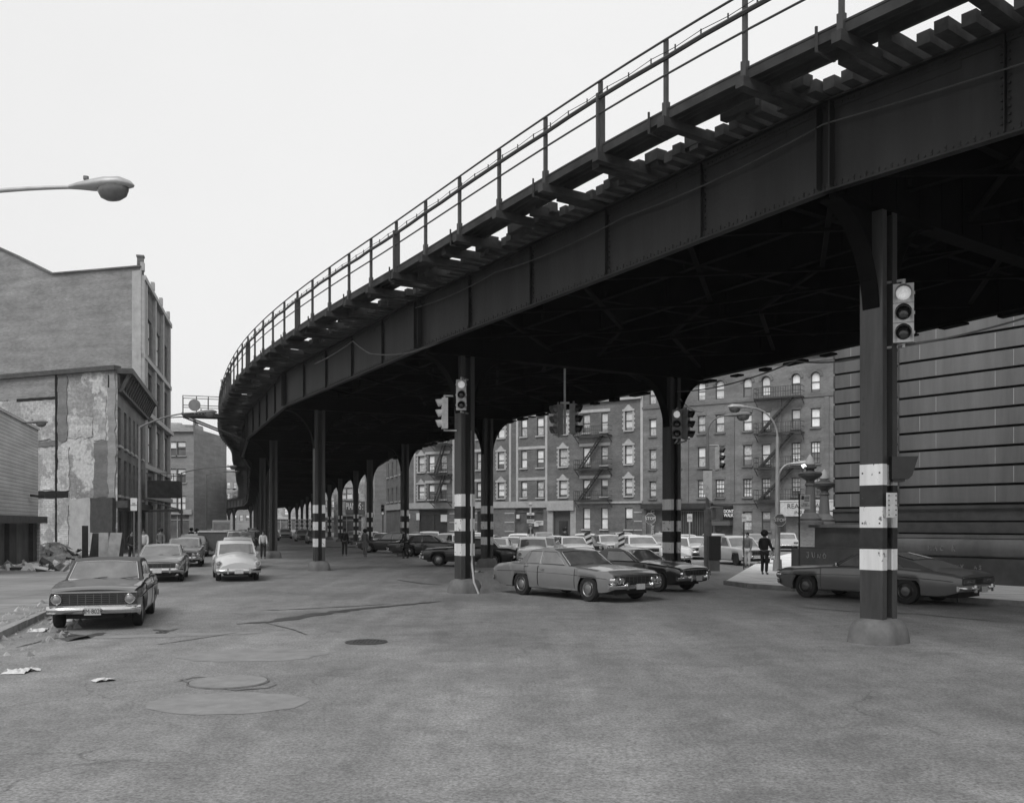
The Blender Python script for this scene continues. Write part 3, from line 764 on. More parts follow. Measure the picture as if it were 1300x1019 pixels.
def make_car(style, col, label, loc, head, lod=0, vinyl=None, cat='car', group='cars parked in the streets', name='parked_car', plate=None, hubm='hub', whitewall=False):
    s = STY[style]; L, W, Hh, r = s['L'], s['W'], s['H'], s['r']; pk = paint(col)
    rz = math.atan2(head[1], head[0])
    T = thing(name, label, cat, (loc[0], loc[1], loc[2] if len(loc) > 2 else 0), rz, group)
    xf = L-s['fo']; xr = xf-s['wb']; ox = -L/2; Ra = r+.07
    def zb(x):
        z = s['sill']
        for xc in (xf, xr):
            if abs(x-xc) < Ra: z = max(z, min(r+math.sqrt(Ra*Ra-(x-xc)**2), r+.30))
        if x > L-.3: z = max(z, s['sill']+.10*(x-L+.3)/.3)
        if x < .5: z = max(z, s['sill']+.14*(.5-x)/.5)
        return z
    def hw(x):
        t = 0
        if x > L-.9: t = (x-L+.9)/.9
        if x < .8: t = max(t, (.8-x)/.8*.8)
        return W/2*(1-(s['bow']*2+.02)*t**2.5)
    xs = set([i*L/26 for i in range(27)])
    for xc in (xf, xr):
        for k in range(-6, 7): xs.add(xc+Ra*math.sin(math.pi/2*k/6)*.999)
        xs.add(xc-Ra-.004); xs.add(xc+Ra+.004)
    xs.update([.03, .1, L-.03, L-.1])
    xs = sorted(x for x in xs if 0 <= x <= L)
    xs = [x for i, x in enumerate(xs) if i == 0 or x-xs[i-1] > .003]
    rows = [(0, .955), (.18, .985), (.42, 1.0), (.62, .995), (.80, .985), (.93, .962), (1, .93)]
    if style == 'round': rows = [(0, .93), (.2, .985), (.42, 1.0), (.62, .985), (.80, .93), (.93, .84), (1, .74)]
    top = [(.85, .012), (.6, .03), (.3, .042), (0, .046)]
    def prof(x):
        b, t, h = zb(x), interp(s['top'], x), hw(x)
        o = []
        for v, f in rows: o.append((f*h, b+(t-b)*v))
        for f, dz in top: o.append((f*rows[-1][1]*h, t+dz*(1 if style != 'round' else 2.2)))
        return o
    mb = MB(); n = None; vs = []; fs = []
    for x in xs:
        p = prof(x); full = [(x+ox, -y, z) for y, z in p]+[(x+ox, y, z) for y, z in reversed(p[:-1])]
        # pull the nose and tail in near the bottom and top for rounded ends
        n = len(full)
        if x > L-.001 or x < .001:
            pass
        vs += full
    for i in range(len(xs)-1):
        for k in range(n-1): fs.append([i*n+k, (i+1)*n+k, (i+1)*n+k+1, i*n+k+1])
    fs.append(list(range(n))); fs.append([(len(xs)-1)*n+k for k in range(n-1, -1, -1)])
    mb.add(vs, fs); body = mb.build('body', pk, T, smooth=38)
    # underside and wheel wells
    mb = MB(); mb.box((ox+L/2, 0, .38), (L-.5, W*.62, .32)); mb.box((ox+(xf+xr)/2, 0, .36), (s['wb']-2*Ra-.02, W*.90, .22))
    for xc in (xf, xr): mb.box((ox+xc, 0, r+.22), (2*Ra+.1, W*.62, .42))
    mb.build('underbody', 'trimd', T)
    # wheels
    for xc in (xf, xr):
        for sy in (-1, 1):
            yc = sy*(W/2-.13)
            mt = Matrix.Translation((ox+xc, yc, r)) @ Matrix.Rotation(-sy*math.pi/2, 4, 'X')
            mb = MB(); mb.lathe([(r*.55, -.09), (r*.93, -.095), (r, -.06), (r, .05), (r*.94, .088), (r*.66, .094), (r*.62, .07)], 22, mt)
            wh = mb.build('wheel', 'tyre', T, smooth=40)
            if lod < 2:
                mb = MB(); mb.lathe([(r*.64, .07), (r*.60, .082), (r*.50, .05), (r*.40, .055), (r*.34, .085), (.001, .10)], 18, mt)
                mb.build('hub_cap', hubm, wh, smooth=40)
                if whitewall:
                    mb = MB(); mb.lathe([(r*.88, .096), (r*.82, .0965)], 22, mt); mb.build('white_wall', 'sign', wh)
    # cabin
    cab = s['cab']; zbelt = min(cab[0][1], cab[-1][1]); 
    def cw(z):
        t = max(0, min(1, (z-zbelt)/(Hh-zbelt))); return lerp(W/2*.88, W/2*s['rw'], t**1.1)
    rm = 'vinyl' if vinyl is None and s['vin'] else (vinyl or pk)
    mb = MB(); cp = []
    for i in range(len(cab)-1):
        m_ = 4 if 0 < i < len(cab)-2 else 3
        for k in range(m_):
            t = k/m_; cp.append((lerp(cab[i][0], cab[i+1][0], t), lerp(cab[i][1], cab[i+1][1], t)+(.0)))
    cp.append(cab[-1]); n = 9; vs = []
    for x, z in cp:
        w_ = cw(z)
        for k in range(n):
            f = -1+2*k/(n-1); vs.append((x+ox, f*w_, z+.035*(1-f*f)*max(0, (z-zbelt)/(Hh-zbelt))))
    fs = [[i*n+k, i*n+k+1, (i+1)*n+k+1, (i+1)*n+k] for i in range(len(cp)-1) for k in range(n-1)]
    base = len(vs); 
    fs.append([i*n for i in range(len(cp))]); fs.append([i*n+n-1 for i in range(len(cp)-1, -1, -1)])
    mb.add(vs, fs); roof = mb.build('roof', rm, T, smooth=35)
    # windscreen and rear window
    def pane(i, name, a=.08, b=.93, ins=.07):
        (x0, z0), (x1, z1) = cab[i], cab[i+1]
        d = Vector((x1-x0, 0, z1-z0)).normalized(); nn = Vector((-d.z, 0, d.x)); nn = nn if nn.z > 0 else -nn
        vs = []; m_ = 6
        for t in (a, b):
            x, z = lerp(x0, x1, t), lerp(z0, z1, t); w_ = cw(z)-ins
            for k in range(m_+1):
                f = -1+2*k/m_; vs.append(Vector((x+ox, f*w_, z+.035*(1-f*f)*max(0, (z-zbelt)/(Hh-zbelt))))+nn*.012)
        mb = MB(); mb.add(vs, [[k, k+1, m_+2+k, m_+1+k] for k in range(m_)]); g_ = mb.build(name, 'glass', T, smooth=60)
        if lod < 2:
            mb = MB(); A = vs[:m_+1]; B = vs[m_+1:]
            loop = A+B[::-1]+[A[0]]; mb.tube([p+nn*.004 for p in loop], .013, 5); mb.build('window_trim', 'chrome', g_)
    pane(0, 'windscreen')
    if style == 'fastback': pane(3, 'rear_window', .05, .95, .16)
    elif style == 'coupe': pane(3, 'rear_window', .1, .85, .14)
    else: pane(len(cab)-2, 'rear_window')
    # side windows
    zlo = zbelt+.05; zhi = Hh-.085
    def xon(i, z):
        (x0, z0), (x1, z1) = cab[i], cab[i+1]; return lerp(x0, x1, (z-z0)/(z1-z0))
    fx = lambda z: xon(0, min(z, cab[1][1]))-.10
    if style == 'fastback': ra, rb = 2.05, 1.55
    elif style == 'coupe': ra, rb = 1.75, 1.30
    else:
        li = len(cab)-2; ra = xon(li, max(zhi, 0))+.16 if abs(cab[li][1]-cab[li+1][1]) > .2 else cab[li][0]+.2
        ra = max(ra, cab[li][0]+.10) if style in ('wagon',) else cab[li][0]+.12; rb = ra-.12
        if style == 'wagon': rb = ra-.05
    brk = [None]+list(s['sb'])+[None]
    for sy in (-1, 1):
        for q in range(len(brk)-1):
            fa, fb = brk[q], brk[q+1]
            p1 = (fx(zlo), zlo) if fa is None else (fa-.035, zlo)
            p2 = (fx(zhi), zhi) if fa is None else (fa-.035, zhi)
            p4 = (rb, zlo) if fb is None else (fb+.035, zlo)
            p3 = (ra, zhi) if fb is None else (fb+.035, zhi)
            if fa is None and p1[0] > cab[0][0]-.2: p1 = (cab[0][0]-.22, zlo)
            if p2[0] < p3[0]+.1: continue
            vs = [Vector((x+ox, sy*(cw(z)+.008), z)) for x, z in (p1, p2, p3, p4)]
            mb = MB(); mb.add(vs, [[0, 1, 2, 3]]); w_ = mb.build('side_window', 'glass', T)
            if lod < 2:
                mb = MB(); mb.tube([v+Vector((0, sy*.004, 0)) for v in vs+[vs[0]]], .010, 4); mb.build('window_trim', 'chrome', w_)
    # doors: panel slightly proud of the body side
    if lod < 2:
        dlist = [(xf-Ra-.10, 1.85 if len(s['sb']) == 0 else s['sb'][0])]
        if style in ('sedan', 'big', 'wagon') : dlist.append((s['sb'][0]-.02, xr+Ra*.55))
        for (xa, xb) in dlist:
            for sy in (-1, 1):
                vs = []; m_ = 7; hd = Vector((0, 0, 0))
                for k in range(m_):
                    x = lerp(xa, xb, k/(m_-1)); z0_, t_, h_ = max(s['sill']+.05, zb(x)+.02), interp(s['top'], x), hw(x); b_ = zb(x)
                    for v, f in rows[:6]:
                        z = b_+(t_-b_)*v
                        z = max(z, s['sill']+.05)
                        vs.append((x+ox, sy*(f*h_+.006), z))
                mb = MB(); mb.add(vs, [[i*6+k, i*6+k+1, (i+1)*6+k+1, (i+1)*6+k] for i in range(m_-1) for k in range(5)])
                # thin edge gap lines
                for k in (0, m_-1):
                    for j in range(5): mb.beam(Vector(vs[k*6+j]), Vector(vs[k*6+j+1]), .010, .012, mi=1)
                dr = mb.build('door', [pk, 'trimd'], T, smooth=40)
                mb = MB(); z = lerp(zb(lerp(xa, xb, .85)), interp(s['top'], lerp(xa, xb, .85)), .80); y = sy*(hw(xb)*.985+.03)
                mb.box((lerp(xa, xb, .86)+ox, y, z), (.16, .03, .025)); mb.build('handle', 'chrome', dr)
        # belt and sill chrome strips
        mb = MB()
        for sy in (-1, 1):
            for v, f in ((.66, .992), (.04, .965)):
                pts = []
                for x in xs:
                    if v < .1 and not (xr+Ra+.05 < x < xf-Ra-.05): continue
                    if v > .1 and (x < .15 or x > L-.12): continue
                    b_, t_ = s['sill'], interp(s['top'], x); pts.append((x+ox, sy*(hw(x)*f+.004), b_+(t_-b_)*v))
                mb.tube(pts, .008, 4)
        mb.build('side_trim', 'chrome', T)
        mb = MB()
        for sy in (-1,):
            x = cab[0][0]-.25; mb.box((x+ox, -sy*(W/2*.93), cab[0][1]+.10), (.05, .11, .09)); mb.box((x+ox, -sy*(W/2*.9), cab[0][1]+.03), (.03, .03, .10))
        mb.build('side_mirror', 'chrome', T)
        for yy in (-.35, .25):
            mb = MB(); (x0, z0), (x1, z1) = cab[0], cab[1]
            mb.beam((x0+ox+.03, yy, z0+.05), (lerp(x0, x1, .12)+ox+.03, yy+.42, lerp(z0, z1, .12)+.045), .015, .012); mb.build('wiper', 'trimd', T)
    # front
    zt = interp(s['top'], L); fz = L+ox
    hz = zt-.13 if style != 'round' else .66
    yb = W/2*.93
    def bumper(x, z, sg, hgt, name):
        mb = MB(); m_ = 14; vs = []
        for k in range(m_+1):
            f = -1+2*k/m_; yy = f*(W/2*.985)
            xx = x+sg*(.13-.16*abs(f)**5)
            for dz, dx in ((-hgt, -.03), (-hgt*.5, .01), (0, .025), (hgt*.55, .01), (hgt, -.04)): vs.append((xx+sg*dx, yy, z+dz))
            vs.append((xx-sg*.06, yy, z+hgt*.9)); vs.append((xx-sg*.06, yy, z-hgt*.9))
        q = 7; mb.add(vs, [[i*q+k, i*q+(k+1) % q, (i+1)*q+(k+1) % q, (i+1)*q+k] for i in range(m_) for k in range(q)]+[list(range(q)), [m_*q+k for k in range(q)]])
        for sy in (-1, 1):
            if style in ('compact',): continue
            mb.box((x+sg*.17, sy*W*.24, z), (.05, .06, hgt*2.6))
        return mb.build(name, 'chrome', T, smooth=45)
    bumper(fz-.02, s['bumper'], 1, .075, 'front_bumper'); bumper(ox+.02, s['bumper']+.03, -1, .075, 'rear_bumper')
    if style != 'round':
        mb = MB(); gw = yb*(1.30 if s['lights'] == 'round4' else 1.42); gh = .20
        mb.box((fz+.006, 0, zt-.15), (.03, gw, gh)); gr = mb.build('grille', 'trimd', T)
        mb = MB()
        nb = 5 if lod < 2 else 3
        for k in range(nb): mb.box((fz+.024, 0, zt-.15-gh/2+gh*(k+.5)/nb), (.014, gw, .012))
        for k in range(9): mb.box((fz+.026, -gw/2+gw*k/8, zt-.15), (.014, .014, gh))
        mb.build('grille_bars', 'grille', gr)
        mb = MB(); mb.beam((fz+.015, -yb*.98, zt-.012), (fz+.015, yb*.98, zt-.012), .03, .03); mb.beam((fz+.015, -yb*.98, zt-.285), (fz+.015, yb*.98, zt-.285), .03, .03)
        mb.build('grille_surround', 'chrome', gr)
    ys = {'round2': [yb-.15], 'round4': [yb-.12, yb-.33]}[s['lights']]
    if style == 'round': ys = [W/2*.86]
    for y in ys:
        for sy in (-1, 1):
            rr = .088 if s['lights'] == 'round2' else .085; xx = fz if style != 'round' else fz-.13
            mt = Matrix.Translation((xx, sy*y, hz if style == 'round' else zt-.15)) @ Matrix.Rotation(math.pi/2, 4, 'Y')
            mb = MB(); mb.lathe([(rr*1.25, -.10), (rr*1.25, .04), (rr*1.08, .065), (rr, .04)], 18, mt); hl = mb.build('headlight', 'chrome' if style != 'round' else pk, T, smooth=40)
            mb = MB(); mb.lathe([(rr, .035), (rr*.7, .055), (.001, .068)], 18, mt); mb.build('lens', 'hl', hl, smooth=60)
    # rear
    zr = interp(s['top'], 0)
    for sy in (-1, 1):
        mb = MB()
        if style in ('fastback', 'coupe'): mb.box((ox-.004, sy*W*.28, zr-.14), (.03, W*.34, .12))
        else: mb.box((ox-.004, sy*W*.36, zr-.15), (.03, W*.17, .13))
        tl = mb.build('tail_light', 'tl', T)
        mb = MB(); mb.box((ox-.016, sy*W*(.28 if style in ('fastback', 'coupe') else .36), zr-.14), (.02, W*.12, .02)); mb.build('tail_light_bar', 'chrome', tl)
    if style == 'fastback':
        mb = MB(); mb.box((ox-.005, 0, zr-.14), (.02, W*.86, .17)); mb.build('rear_panel', 'trimd', T)
        mb = MB(); mb.beam((ox-.02, -W*.44, zr-.045), (ox-.02, W*.44, zr-.045), .02, .018); mb.build('rear_strip', 'chrome', T)
    for x, sg, zz in ((fz+.155, 1, s['bumper']-.02), (ox-.155, -1, s['bumper']+.0)):
        if lod > 1: break
        mb = MB(); mb.box((x, 0, zz), (.012, .31, .155)); pl = mb.build('licence_plate', 'chalk', T)
        if plate and sg > 0: text(plate, .13, (x+.01, 0, zz-.005), R(90), 'ink', pl, ext=.003, rel=False, sx=.8)
    return T
def car_at(style, col, label, px, py, head, ref='c', **k):
    """ref c: pixel is the centre ground point, f: the front end, r: the rear end"""
    p = gp(px, py); h = Vector((head[0], head[1], 0)).normalized(); L = STY[style]['L']
    if ref == 'f': p = p-h*L/2
    if ref == 'r': p = p+h*L/2
    return make_car(style, col, label, p, h, **k)
lh = (.277, -.961)
h_ = Vector((*lh, 0)).normalized()
lt = Vector((.961, .277, 0))
def axle(p, style, head):   # place by front axle centre
    s = STY[style]; h = Vector((head[0], head[1], 0)).normalized(); return Vector((p[0], p[1], 0))-h*(s['L']/2-s['fo'])
make_car('compact', .028, 'old black compact sedan with wide grille, nearest parked car at the left kerb', axle((-8.62, 19.75), 'compact', lh), lh, plate='8M·8028', whitewall=False)
make_car('coupe', .12, 'mid grey coupe with pale bonnet and chrome bumper parked directly behind the old black sedan', axle((-13.1, 35.1), 'coupe', lh), lh)
make_car('sedan', .10, 'four-headlight grey sedan parked behind the mid grey coupe at the left kerb', axle((-16.3, 46.9), 'sedan', lh), lh, lod=1)
make_car('round', .55, 'pale cream rounded car with round headlights facing the camera, left of the lone column', axle((-10.35, 35.6), 'round', (.34, -.94)), (.34, -.94))
make_car('round', .42, 'second pale rounded car right behind the cream one, only its roof showing', axle((-13.0, 44.8), 'round', lh), lh, lod=1)
make_car('big', .05, 'dark car far up the left kerb, behind the four-headlight grey sedan', (-21.1, 62.5), lh, lod=2)
make_car('sedan', .5, 'white car far up the left kerb beyond the dark one, roof just visible', (-26.2, 80.0), lh, lod=2)
for (px, Y, st, c, l) in ((283, 92, 'sedan', .09, 'distant grey car in the left avenue under the far street lamps'), (300, 84, 'sedan', .52, 'distant white sedan head-on in the avenue behind the dark box trailer'), (318, 80, 'big', .2, 'distant grey car beside the white head-on sedan in the avenue'), (268, 104, 'coupe', .3, 'farthest light car in the avenue next to the brick corner building'), (345, 118, 'sedan', .4, 'small far car seen under the railway left of the lone column'), (362, 132, 'coupe', .55, 'small far white car under the deepest part of the railway'), (400, 96, 'sedan', .07, 'far dark car seen just right of the lone column'), (385, 112, 'big', .5, 'far pale car seen behind the lone column'), (291, 104, 'sedan', .3, 'grey car in the avenue just behind the white head-on sedan'), (276, 122, 'big', .5, 'pale car in the avenue halfway to the far bend of the railway'), (307, 124, 'coupe', .1, 'dark car in the avenue near the pale delivery truck'), (322, 96, 'sedan', .55, 'white car in the avenue beside the slim dark columns'), (262, 92, 'coupe', .08, 'dark car at the left kerb of the avenue by the brick corner building'), (337, 140, 'sedan', .3, 'grey car far up between the slim dark columns')):
    make_car(st, c, l, ((px-650)*Y/F, Y), lh, lod=2)
moving = (.60, -.80)
make_car('big', .17, 'full-size grey sedan driving across the street between the two big banded columns', (1.78, 27.9), moving, group=None, name='moving_car')
make_car('coupe', .014, 'black coupe with sky-bright bonnet behind the arched middle column', Vector((5.75, 29.7, 0))-Vector((.71, -.70, 0))*2.35, (.71, -.70))
make_car('fastback', .11, 'long dark grey fastback coupe parked by the courthouse wall behind the nearest column', (10.36, 26.62, 0), (-.64, .768), hubm='grille')
# cars side-on beyond the far row
car_at('sedan', .018, 'black boxy sedan parked side-on behind the drainpipe column', 597, 717.5, (-1, .06), lod=1)
car_at('big', .035, 'large dark sedan with long tail parked side-on, left of the black boxy sedan', 548, 706, (1, -.15), lod=1)
car_at('wagon', .05, 'dark station wagon parked side-on farthest left of the kerb row', 499, 701, (-1, .1), lod=1)
lot = [(663, 69, .75, 'sedan', 'large pale car in the back row of the parking area left of the sign totem'), (676, 47.5, .78, 'round', 'white rounded car just above the roof of the moving grey sedan'),
 (706, 61, .55, 'coupe', 'pale low car right of the sign totem in the parking area'), (632, 53, .75, 'coupe', 'white coupe with sloping windscreen just right of the drainpipe column'),
 (772, 62, .5, 'sedan', 'pale sedan between the two striped barricades'), (812, 56, .62, 'big', 'broad pale car right of the right-hand striped barricade'), (857, 49, .8, 'round', 'white rounded car directly behind the arched middle column'),
 (884, 58, .6, 'coupe', 'white car between the arched column and the DONT WALK pole'), (934, 50, .45, 'wagon', 'light grey wagon right of the control cabinet'), (996, 74, .6, 'sedan', 'pale car behind the STOP sign pole next to the courthouse plinth'),
 (600, 74, .6, 'big', 'pale car in the back row seen over the black boxy sedan'), (545, 76, .62, 'wagon', 'pale wagon in the back row seen over the large dark sedan'), (571, 71, .4, 'sedan', 'grey car in the back row beside the pale wagon'),
 (690, 80, .3, 'sedan', 'grey car deep in the back row near the stone doorway'), (790, 78, .35, 'sedan', 'grey car deep in the back row below the ground floor windows'), (845, 74, .5, 'sedan', 'pale car deep in the back row below the barred shop front'), (470, 84, .5, 'sedan', 'pale car far back beneath the PIANOS sign'), (450, 96, .3, 'coupe', 'grey car far back between the two walkers')]
for k, (px, Y, c, st, l) in enumerate(lot):
    a = rnd.uniform(-.16, .16)+.15; sg = -1 if k % 3 else 1
    make_car(st, c, l, ((px-650)*Y/F, Y), (a, sg*1.0), lod=2, group='cars in the parking area')
more = [(618, 62, .4, 'grey car in the second row just left of the sign totem'), (650, 57, .72, 'white-roofed car below the sign totem in the parking area'), (690, 53, .25, 'mid grey car behind the roof of the moving sedan, right of the white rounded one'), (726, 56, .68, 'white car left of the leaning barricade, partly hidden by the moving sedan'),
 (745, 70, .55, 'pale car behind the leaning barricade in the third row'), (802, 68, .7, 'white car in the third row directly above the upright barricade'), (828, 62, .3, 'grey car under the STOP sign of the parking area'), (870, 66, .65, 'white car in the third row just right of the arched middle column'),
 (905, 68, .6, 'pale car in the third row behind the control cabinet'), (922, 60, .72, 'white car right of the DONT WALK pole in the second row'), (958, 68, .35, 'grey car in the third row behind the person in light grey'), (585, 66, .65, 'pale car directly left of the drainpipe column in the second row'), (525, 68, .3, 'grey car in the second row just right of the far row column'), (486, 78, .5, 'pale car in the far left corner of the parking area')]
protos = {}
for k, (px, Y, c, l) in enumerate(more):
    a = rnd.uniform(-.2, .2)+.12; sg = -1 if k % 2 else 1; st = ('sedan', 'coupe', 'big', 'compact')[k % 4]
    make_car(st, c, l, ((px-650)*Y/F, Y), (a, sg*1.0), lod=2, group='cars in the parking area', vinyl='vinyl' if c < .31 and k % 2 else paint(c))
for (x_, y_, st, c, l) in ((-40.3, 127, 'sedan', .5, 'pale car at the far left kerb of the avenue past the pale delivery truck'), (-45.6, 146, 'big', .2, 'grey car at the far end of the left kerb beneath the row of street lamps'), (-37.8, 139, 'sedan', .6, 'tiny white car in the far centre of the avenue')):
    make_car(st, c, l, (x_, y_), lh, lod=2)
# van
def van(loc, head, label, c, L=4.8, W=1.95, Hh=2.4, group=None):
    T = thing('delivery_van', label, 'van', loc, math.atan2(head[1], head[0]), group); pk = paint(c)
    mb = MB(); pts = [(-L/2, .4), (L/2-.1, .4), (L/2, .55), (L/2-.02, 1.0), (L/2-.45, 1.25), (L/2-.95, Hh-.2), (L/2-1.3, Hh), (-L/2+.15, Hh), (-L/2, Hh-.15)]
    vs = [(x, y*(W/2*(1 if z < 1.3 else .94)), z) for y in (-1, 1) for x, z in pts]; n = len(pts)
    mb.add(vs, [[k, (k+1) % n, n+(k+1) % n, n+k] for k in range(n)]+[list(range(n)), list(range(2*n-1, n-1, -1))]); mb.build('body', pk, T)
    mb = MB(); mb.quad((L/2-.47, -W*.41, 1.30), (L/2-.47, W*.41, 1.30), (L/2-.88, W*.40, Hh-.36), (L/2-.88, -W*.40, Hh-.36)); mb.build('windscreen', 'glass', T).location.x = .05
    for sx in (-1, 1):
        for sy in (-1, 1):
            mt = Matrix.Translation((sx*L*.31, sy*(W/2-.1), .34)) @ Matrix.Rotation(-sy*math.pi/2, 4, 'X')
            mb = MB(); mb.lathe([(.2, -.1), (.34, -.1), (.34, .1), (.2, .11), (.001, .09)], 16, mt); mb.build('wheel', 'tyre', T)
    for sy in (-1, 1):
        mb = MB(); mb.quad((L/2-.75, sy*(W/2*.95+.02), 1.3), (L/2-1.5, sy*(W/2*.95+.02), 1.3), (L/2-1.5, sy*(W/2*.94+.02), Hh-.4), (L/2-1.05, sy*(W/2*.94+.02), Hh-.4)); mb.build('side_window', 'glass', T)
        mb = MB(); mb.cyl((L/2-.02, sy*.7, .8), (L/2+.04, sy*.7, .8), .1, n=12); mb.build('headlight', 'hl', T)
    mb = MB(); mb.box((L/2+.05, 0, .48), (.1, W, .16)); mb.build('front_bumper', 'chrome', T)
    mb = MB(); mb.box((L/2+.0, 0, .78), (.04, .9, .2)); mb.build('grille', 'trimd', T)
    return T
make_car('compact', .06, 'dark car among the pale ones, left of the leaning striped barricade', (4.5, 60, 0), (.1, -1), lod=2, group='cars in the parking area')
van((-33.2, 108, 0), lh, 'boxy pale delivery truck far up the avenue near the bend of the railway', .3, Hh=2.5, W=2.0)
# box trailer
T = thing('box_trailer', 'dark box trailer with a pale flat lid left of the cream rounded car', 'trailer', (-20.4, 64.5, 0), math.atan2(lh[1], lh[0]))
mb = MB(); mb.box((0, 0, .95), (3.6, 1.75, 1.2)); mb.build('box_body', 'signm', T)
mb = MB(); mb.box((0, 0, 1.60), (3.75, 1.85, .09)); mb.build('lid', 'chalk', T)
for sx in (-1.0, 1.0):
    for sy in (-1, 1):
        mb = MB(); mt = Matrix.Translation((sx, sy*.8, .3)) @ Matrix.Rotation(math.pi/2, 4, 'X'); mb.lathe([(.16, -.1), (.3, -.1), (.3, .1), (.001, .1)], 14, mt); mb.build('wheel', 'tyre', T)
mb = MB(); mb.beam((1.8, 0, .4), (2.7, 0, .38), .1, .1); mb.build('drawbar', 'iron', T)

# ------------------------------------------------------------------ people
def skin_mesh(J, E, rad, name, matn, parent, sub=1, root=0):
    bm = bmesh.new(); lay = bm.verts.layers.skin.verify(); vs = []
    for i, p in enumerate(J):
        v = bm.verts.new(p); r = rad[i]; v[lay].radius = r if isinstance(r, tuple) else (r, r); v[lay].use_root = (i == root); vs.append(v)
    for a, b in E: bm.edges.new((vs[a], vs[b]))
    me = bpy.data.meshes.new(name); bm.to_mesh(me); bm.free()
    o = bpy.data.objects.new(name, me); COL.objects.link(o)
    o.modifiers.new('s', 'SKIN').use_smooth_shade = True
    if sub: m_ = o.modifiers.new('d', 'SUBSURF'); m_.levels = sub; m_.render_levels = sub
    bpy.context.view_layer.update()
    m2 = bpy.data.meshes.new_from_object(o.evaluated_get(bpy.context.evaluated_depsgraph_get()))
    bpy.data.objects.remove(o); bpy.data.meshes.remove(me); m2.name = name; m2.materials.clear(); m2.materials.append(M[matn])
    o = bpy.data.objects.new(name, m2); COL.objects.link(o); o.parent = parent; return o
def person(loc, face, label, ht=1.74, top='clothd', legs='clothd', hair='bushy', stride=.16, arms=(.1, -.1), elbow=(.25, .2), lean=0., skirt=False, cap=None, group=None, coat=False, bag=False):
    """local +y is the way the person faces"""
    T = thing('person', label, 'person', (loc[0], loc[1], loc[2] if len(loc) > 2 else 0), math.atan2(face[1], face[0])-math.pi/2, group)
    k = ht/1.74; J = []; Rr = []; E = []; Nn = {}
    def j(n, x, y, z, r, link=None):
        Nn[n] = len(J); J.append(Vector((x*k, y*k, z*k))); Rr.append(r if isinstance(r, tuple) else r)
        if link: E.append((Nn[link], Nn[n]))
    L_ = lean
    j('pel', 0, 0, .93, (.15, .11)); j('waist', 0, L_*.3, 1.08, (.13, .095), 'pel'); j('chest', 0, L_*.7, 1.28, (.165, .105), 'waist'); j('neckb', 0, L_, 1.43, (.075, .065), 'chest')
    j('neck', 0, L_+.01, 1.50, .052, 'neckb'); j('head', 0, L_+.025, 1.59, (.072, .088), 'neck'); j('crown', 0, L_+.02, 1.68, (.066, .082), 'head')
    j('nose', 0, L_+.115, 1.58, .016, 'head')
    for n, sx, st in (('l', -1, 1), ('r', 1, -1)):
        kn = stride*st
        j('hip'+n, sx*.09, 0, .88, .085, 'pel'); j('knee'+n, sx*.095, kn*.75+.03, .50, .055, 'hip'+n); j('ank'+n, sx*.10, kn*1.3-.03, .09, .037, 'knee'+n)
        j('heel'+n, sx*.10, kn*1.3-.01, .045, .036, 'ank'+n); j('toe'+n, sx*.115, kn*1.3+.16, .035, .03, 'heel'+n)
        a = arms[0 if sx < 0 else 1]; e = elbow[0 if sx < 0 else 1]
        j('sh'+n, sx*.175, L_, 1.39, .052, 'neckb'); j('el'+n, sx*.215, L_+a, 1.12, .040, 'sh'+n)
        hy = L_+a+e*.8; hz = 1.12-.25*(1-abs(e)*.6)
        j('wr'+n, sx*.21, hy, hz, .026, 'el'+n); j('pal'+n, sx*.205, hy+.02, hz-.08, (.014, .034), 'wr'+n)
        for q in range(4):
            oy = -.03+.02*q; fl = (.075, .085, .078, .06)[q]
            j('f%s%d' % (n, q), sx*.20, hy+.02+oy, hz-.12, .008, 'pal'+n); j('g%s%d' % (n, q), sx*.195, hy+.035+oy, hz-.12-fl*.6, .007, 'f%s%d' % (n, q))
        j('th'+n, sx*.19, hy+.065, hz-.09, .009, 'wr'+n)
    skin_mesh(J, E, Rr, 'body', 'skin', T)
    def sub(names, grow, matn, nm, edges, sb=1):
        idx = [Nn[n] for n in names]; mp = {a: i for i, a in enumerate(idx)}
        rr = []
        for a, gvv in zip(idx, grow if isinstance(grow, list) else [grow]*len(idx)):
            r = Rr[a]; r = r if isinstance(r, tuple) else (r, r); rr.append((r[0]+gvv, r[1]+gvv))
        return skin_mesh([J[a] for a in idx], [(mp[Nn[a]], mp[Nn[b]]) for a, b in edges], rr, nm, matn, T, sb)
    sub(['pel', 'waist', 'chest', 'neckb', 'shl', 'ell', 'wrl', 'shr', 'elr', 'wrr'], [.035 if coat else .02, .03, .028, .02, .024, .022, .018, .024, .022, .018], top, 'jacket',
        [('pel', 'waist'), ('waist', 'chest'), ('chest', 'neckb'), ('neckb', 'shl'), ('shl', 'ell'), ('ell', 'wrl'), ('neckb', 'shr'), ('shr', 'elr'), ('elr', 'wrr')])
    sub(['pel', 'hipl', 'kneel', 'ankl', 'hipr', 'kneer', 'ankr'], [.012, .014, .022, .028, .014, .022, .028], legs, 'trousers',
        [('pel', 'hipl'), ('hipl', 'kneel'), ('kneel', 'ankl'), ('pel', 'hipr'), ('hipr', 'kneer'), ('kneer', 'ankr')])
    for n in 'lr': sub(['heel'+n, 'toe'+n], .012, 'clothd', 'shoe', [('heel'+n, 'toe'+n)])
    hc = J[Nn['head']].lerp(J[Nn['crown']], .55)+Vector((0, -.012, .0))
    mb = MB()
    if hair == 'bushy': mb.ball(hc+Vector((0, -.02, .03)), .155*k, 12, sc=(1, 1, .92))
    else: mb.ball(hc+Vector((0, -.016, .018)), .103*k, 12, sc=(.86, 1.0, 1.02))
    rj = random.Random(5)
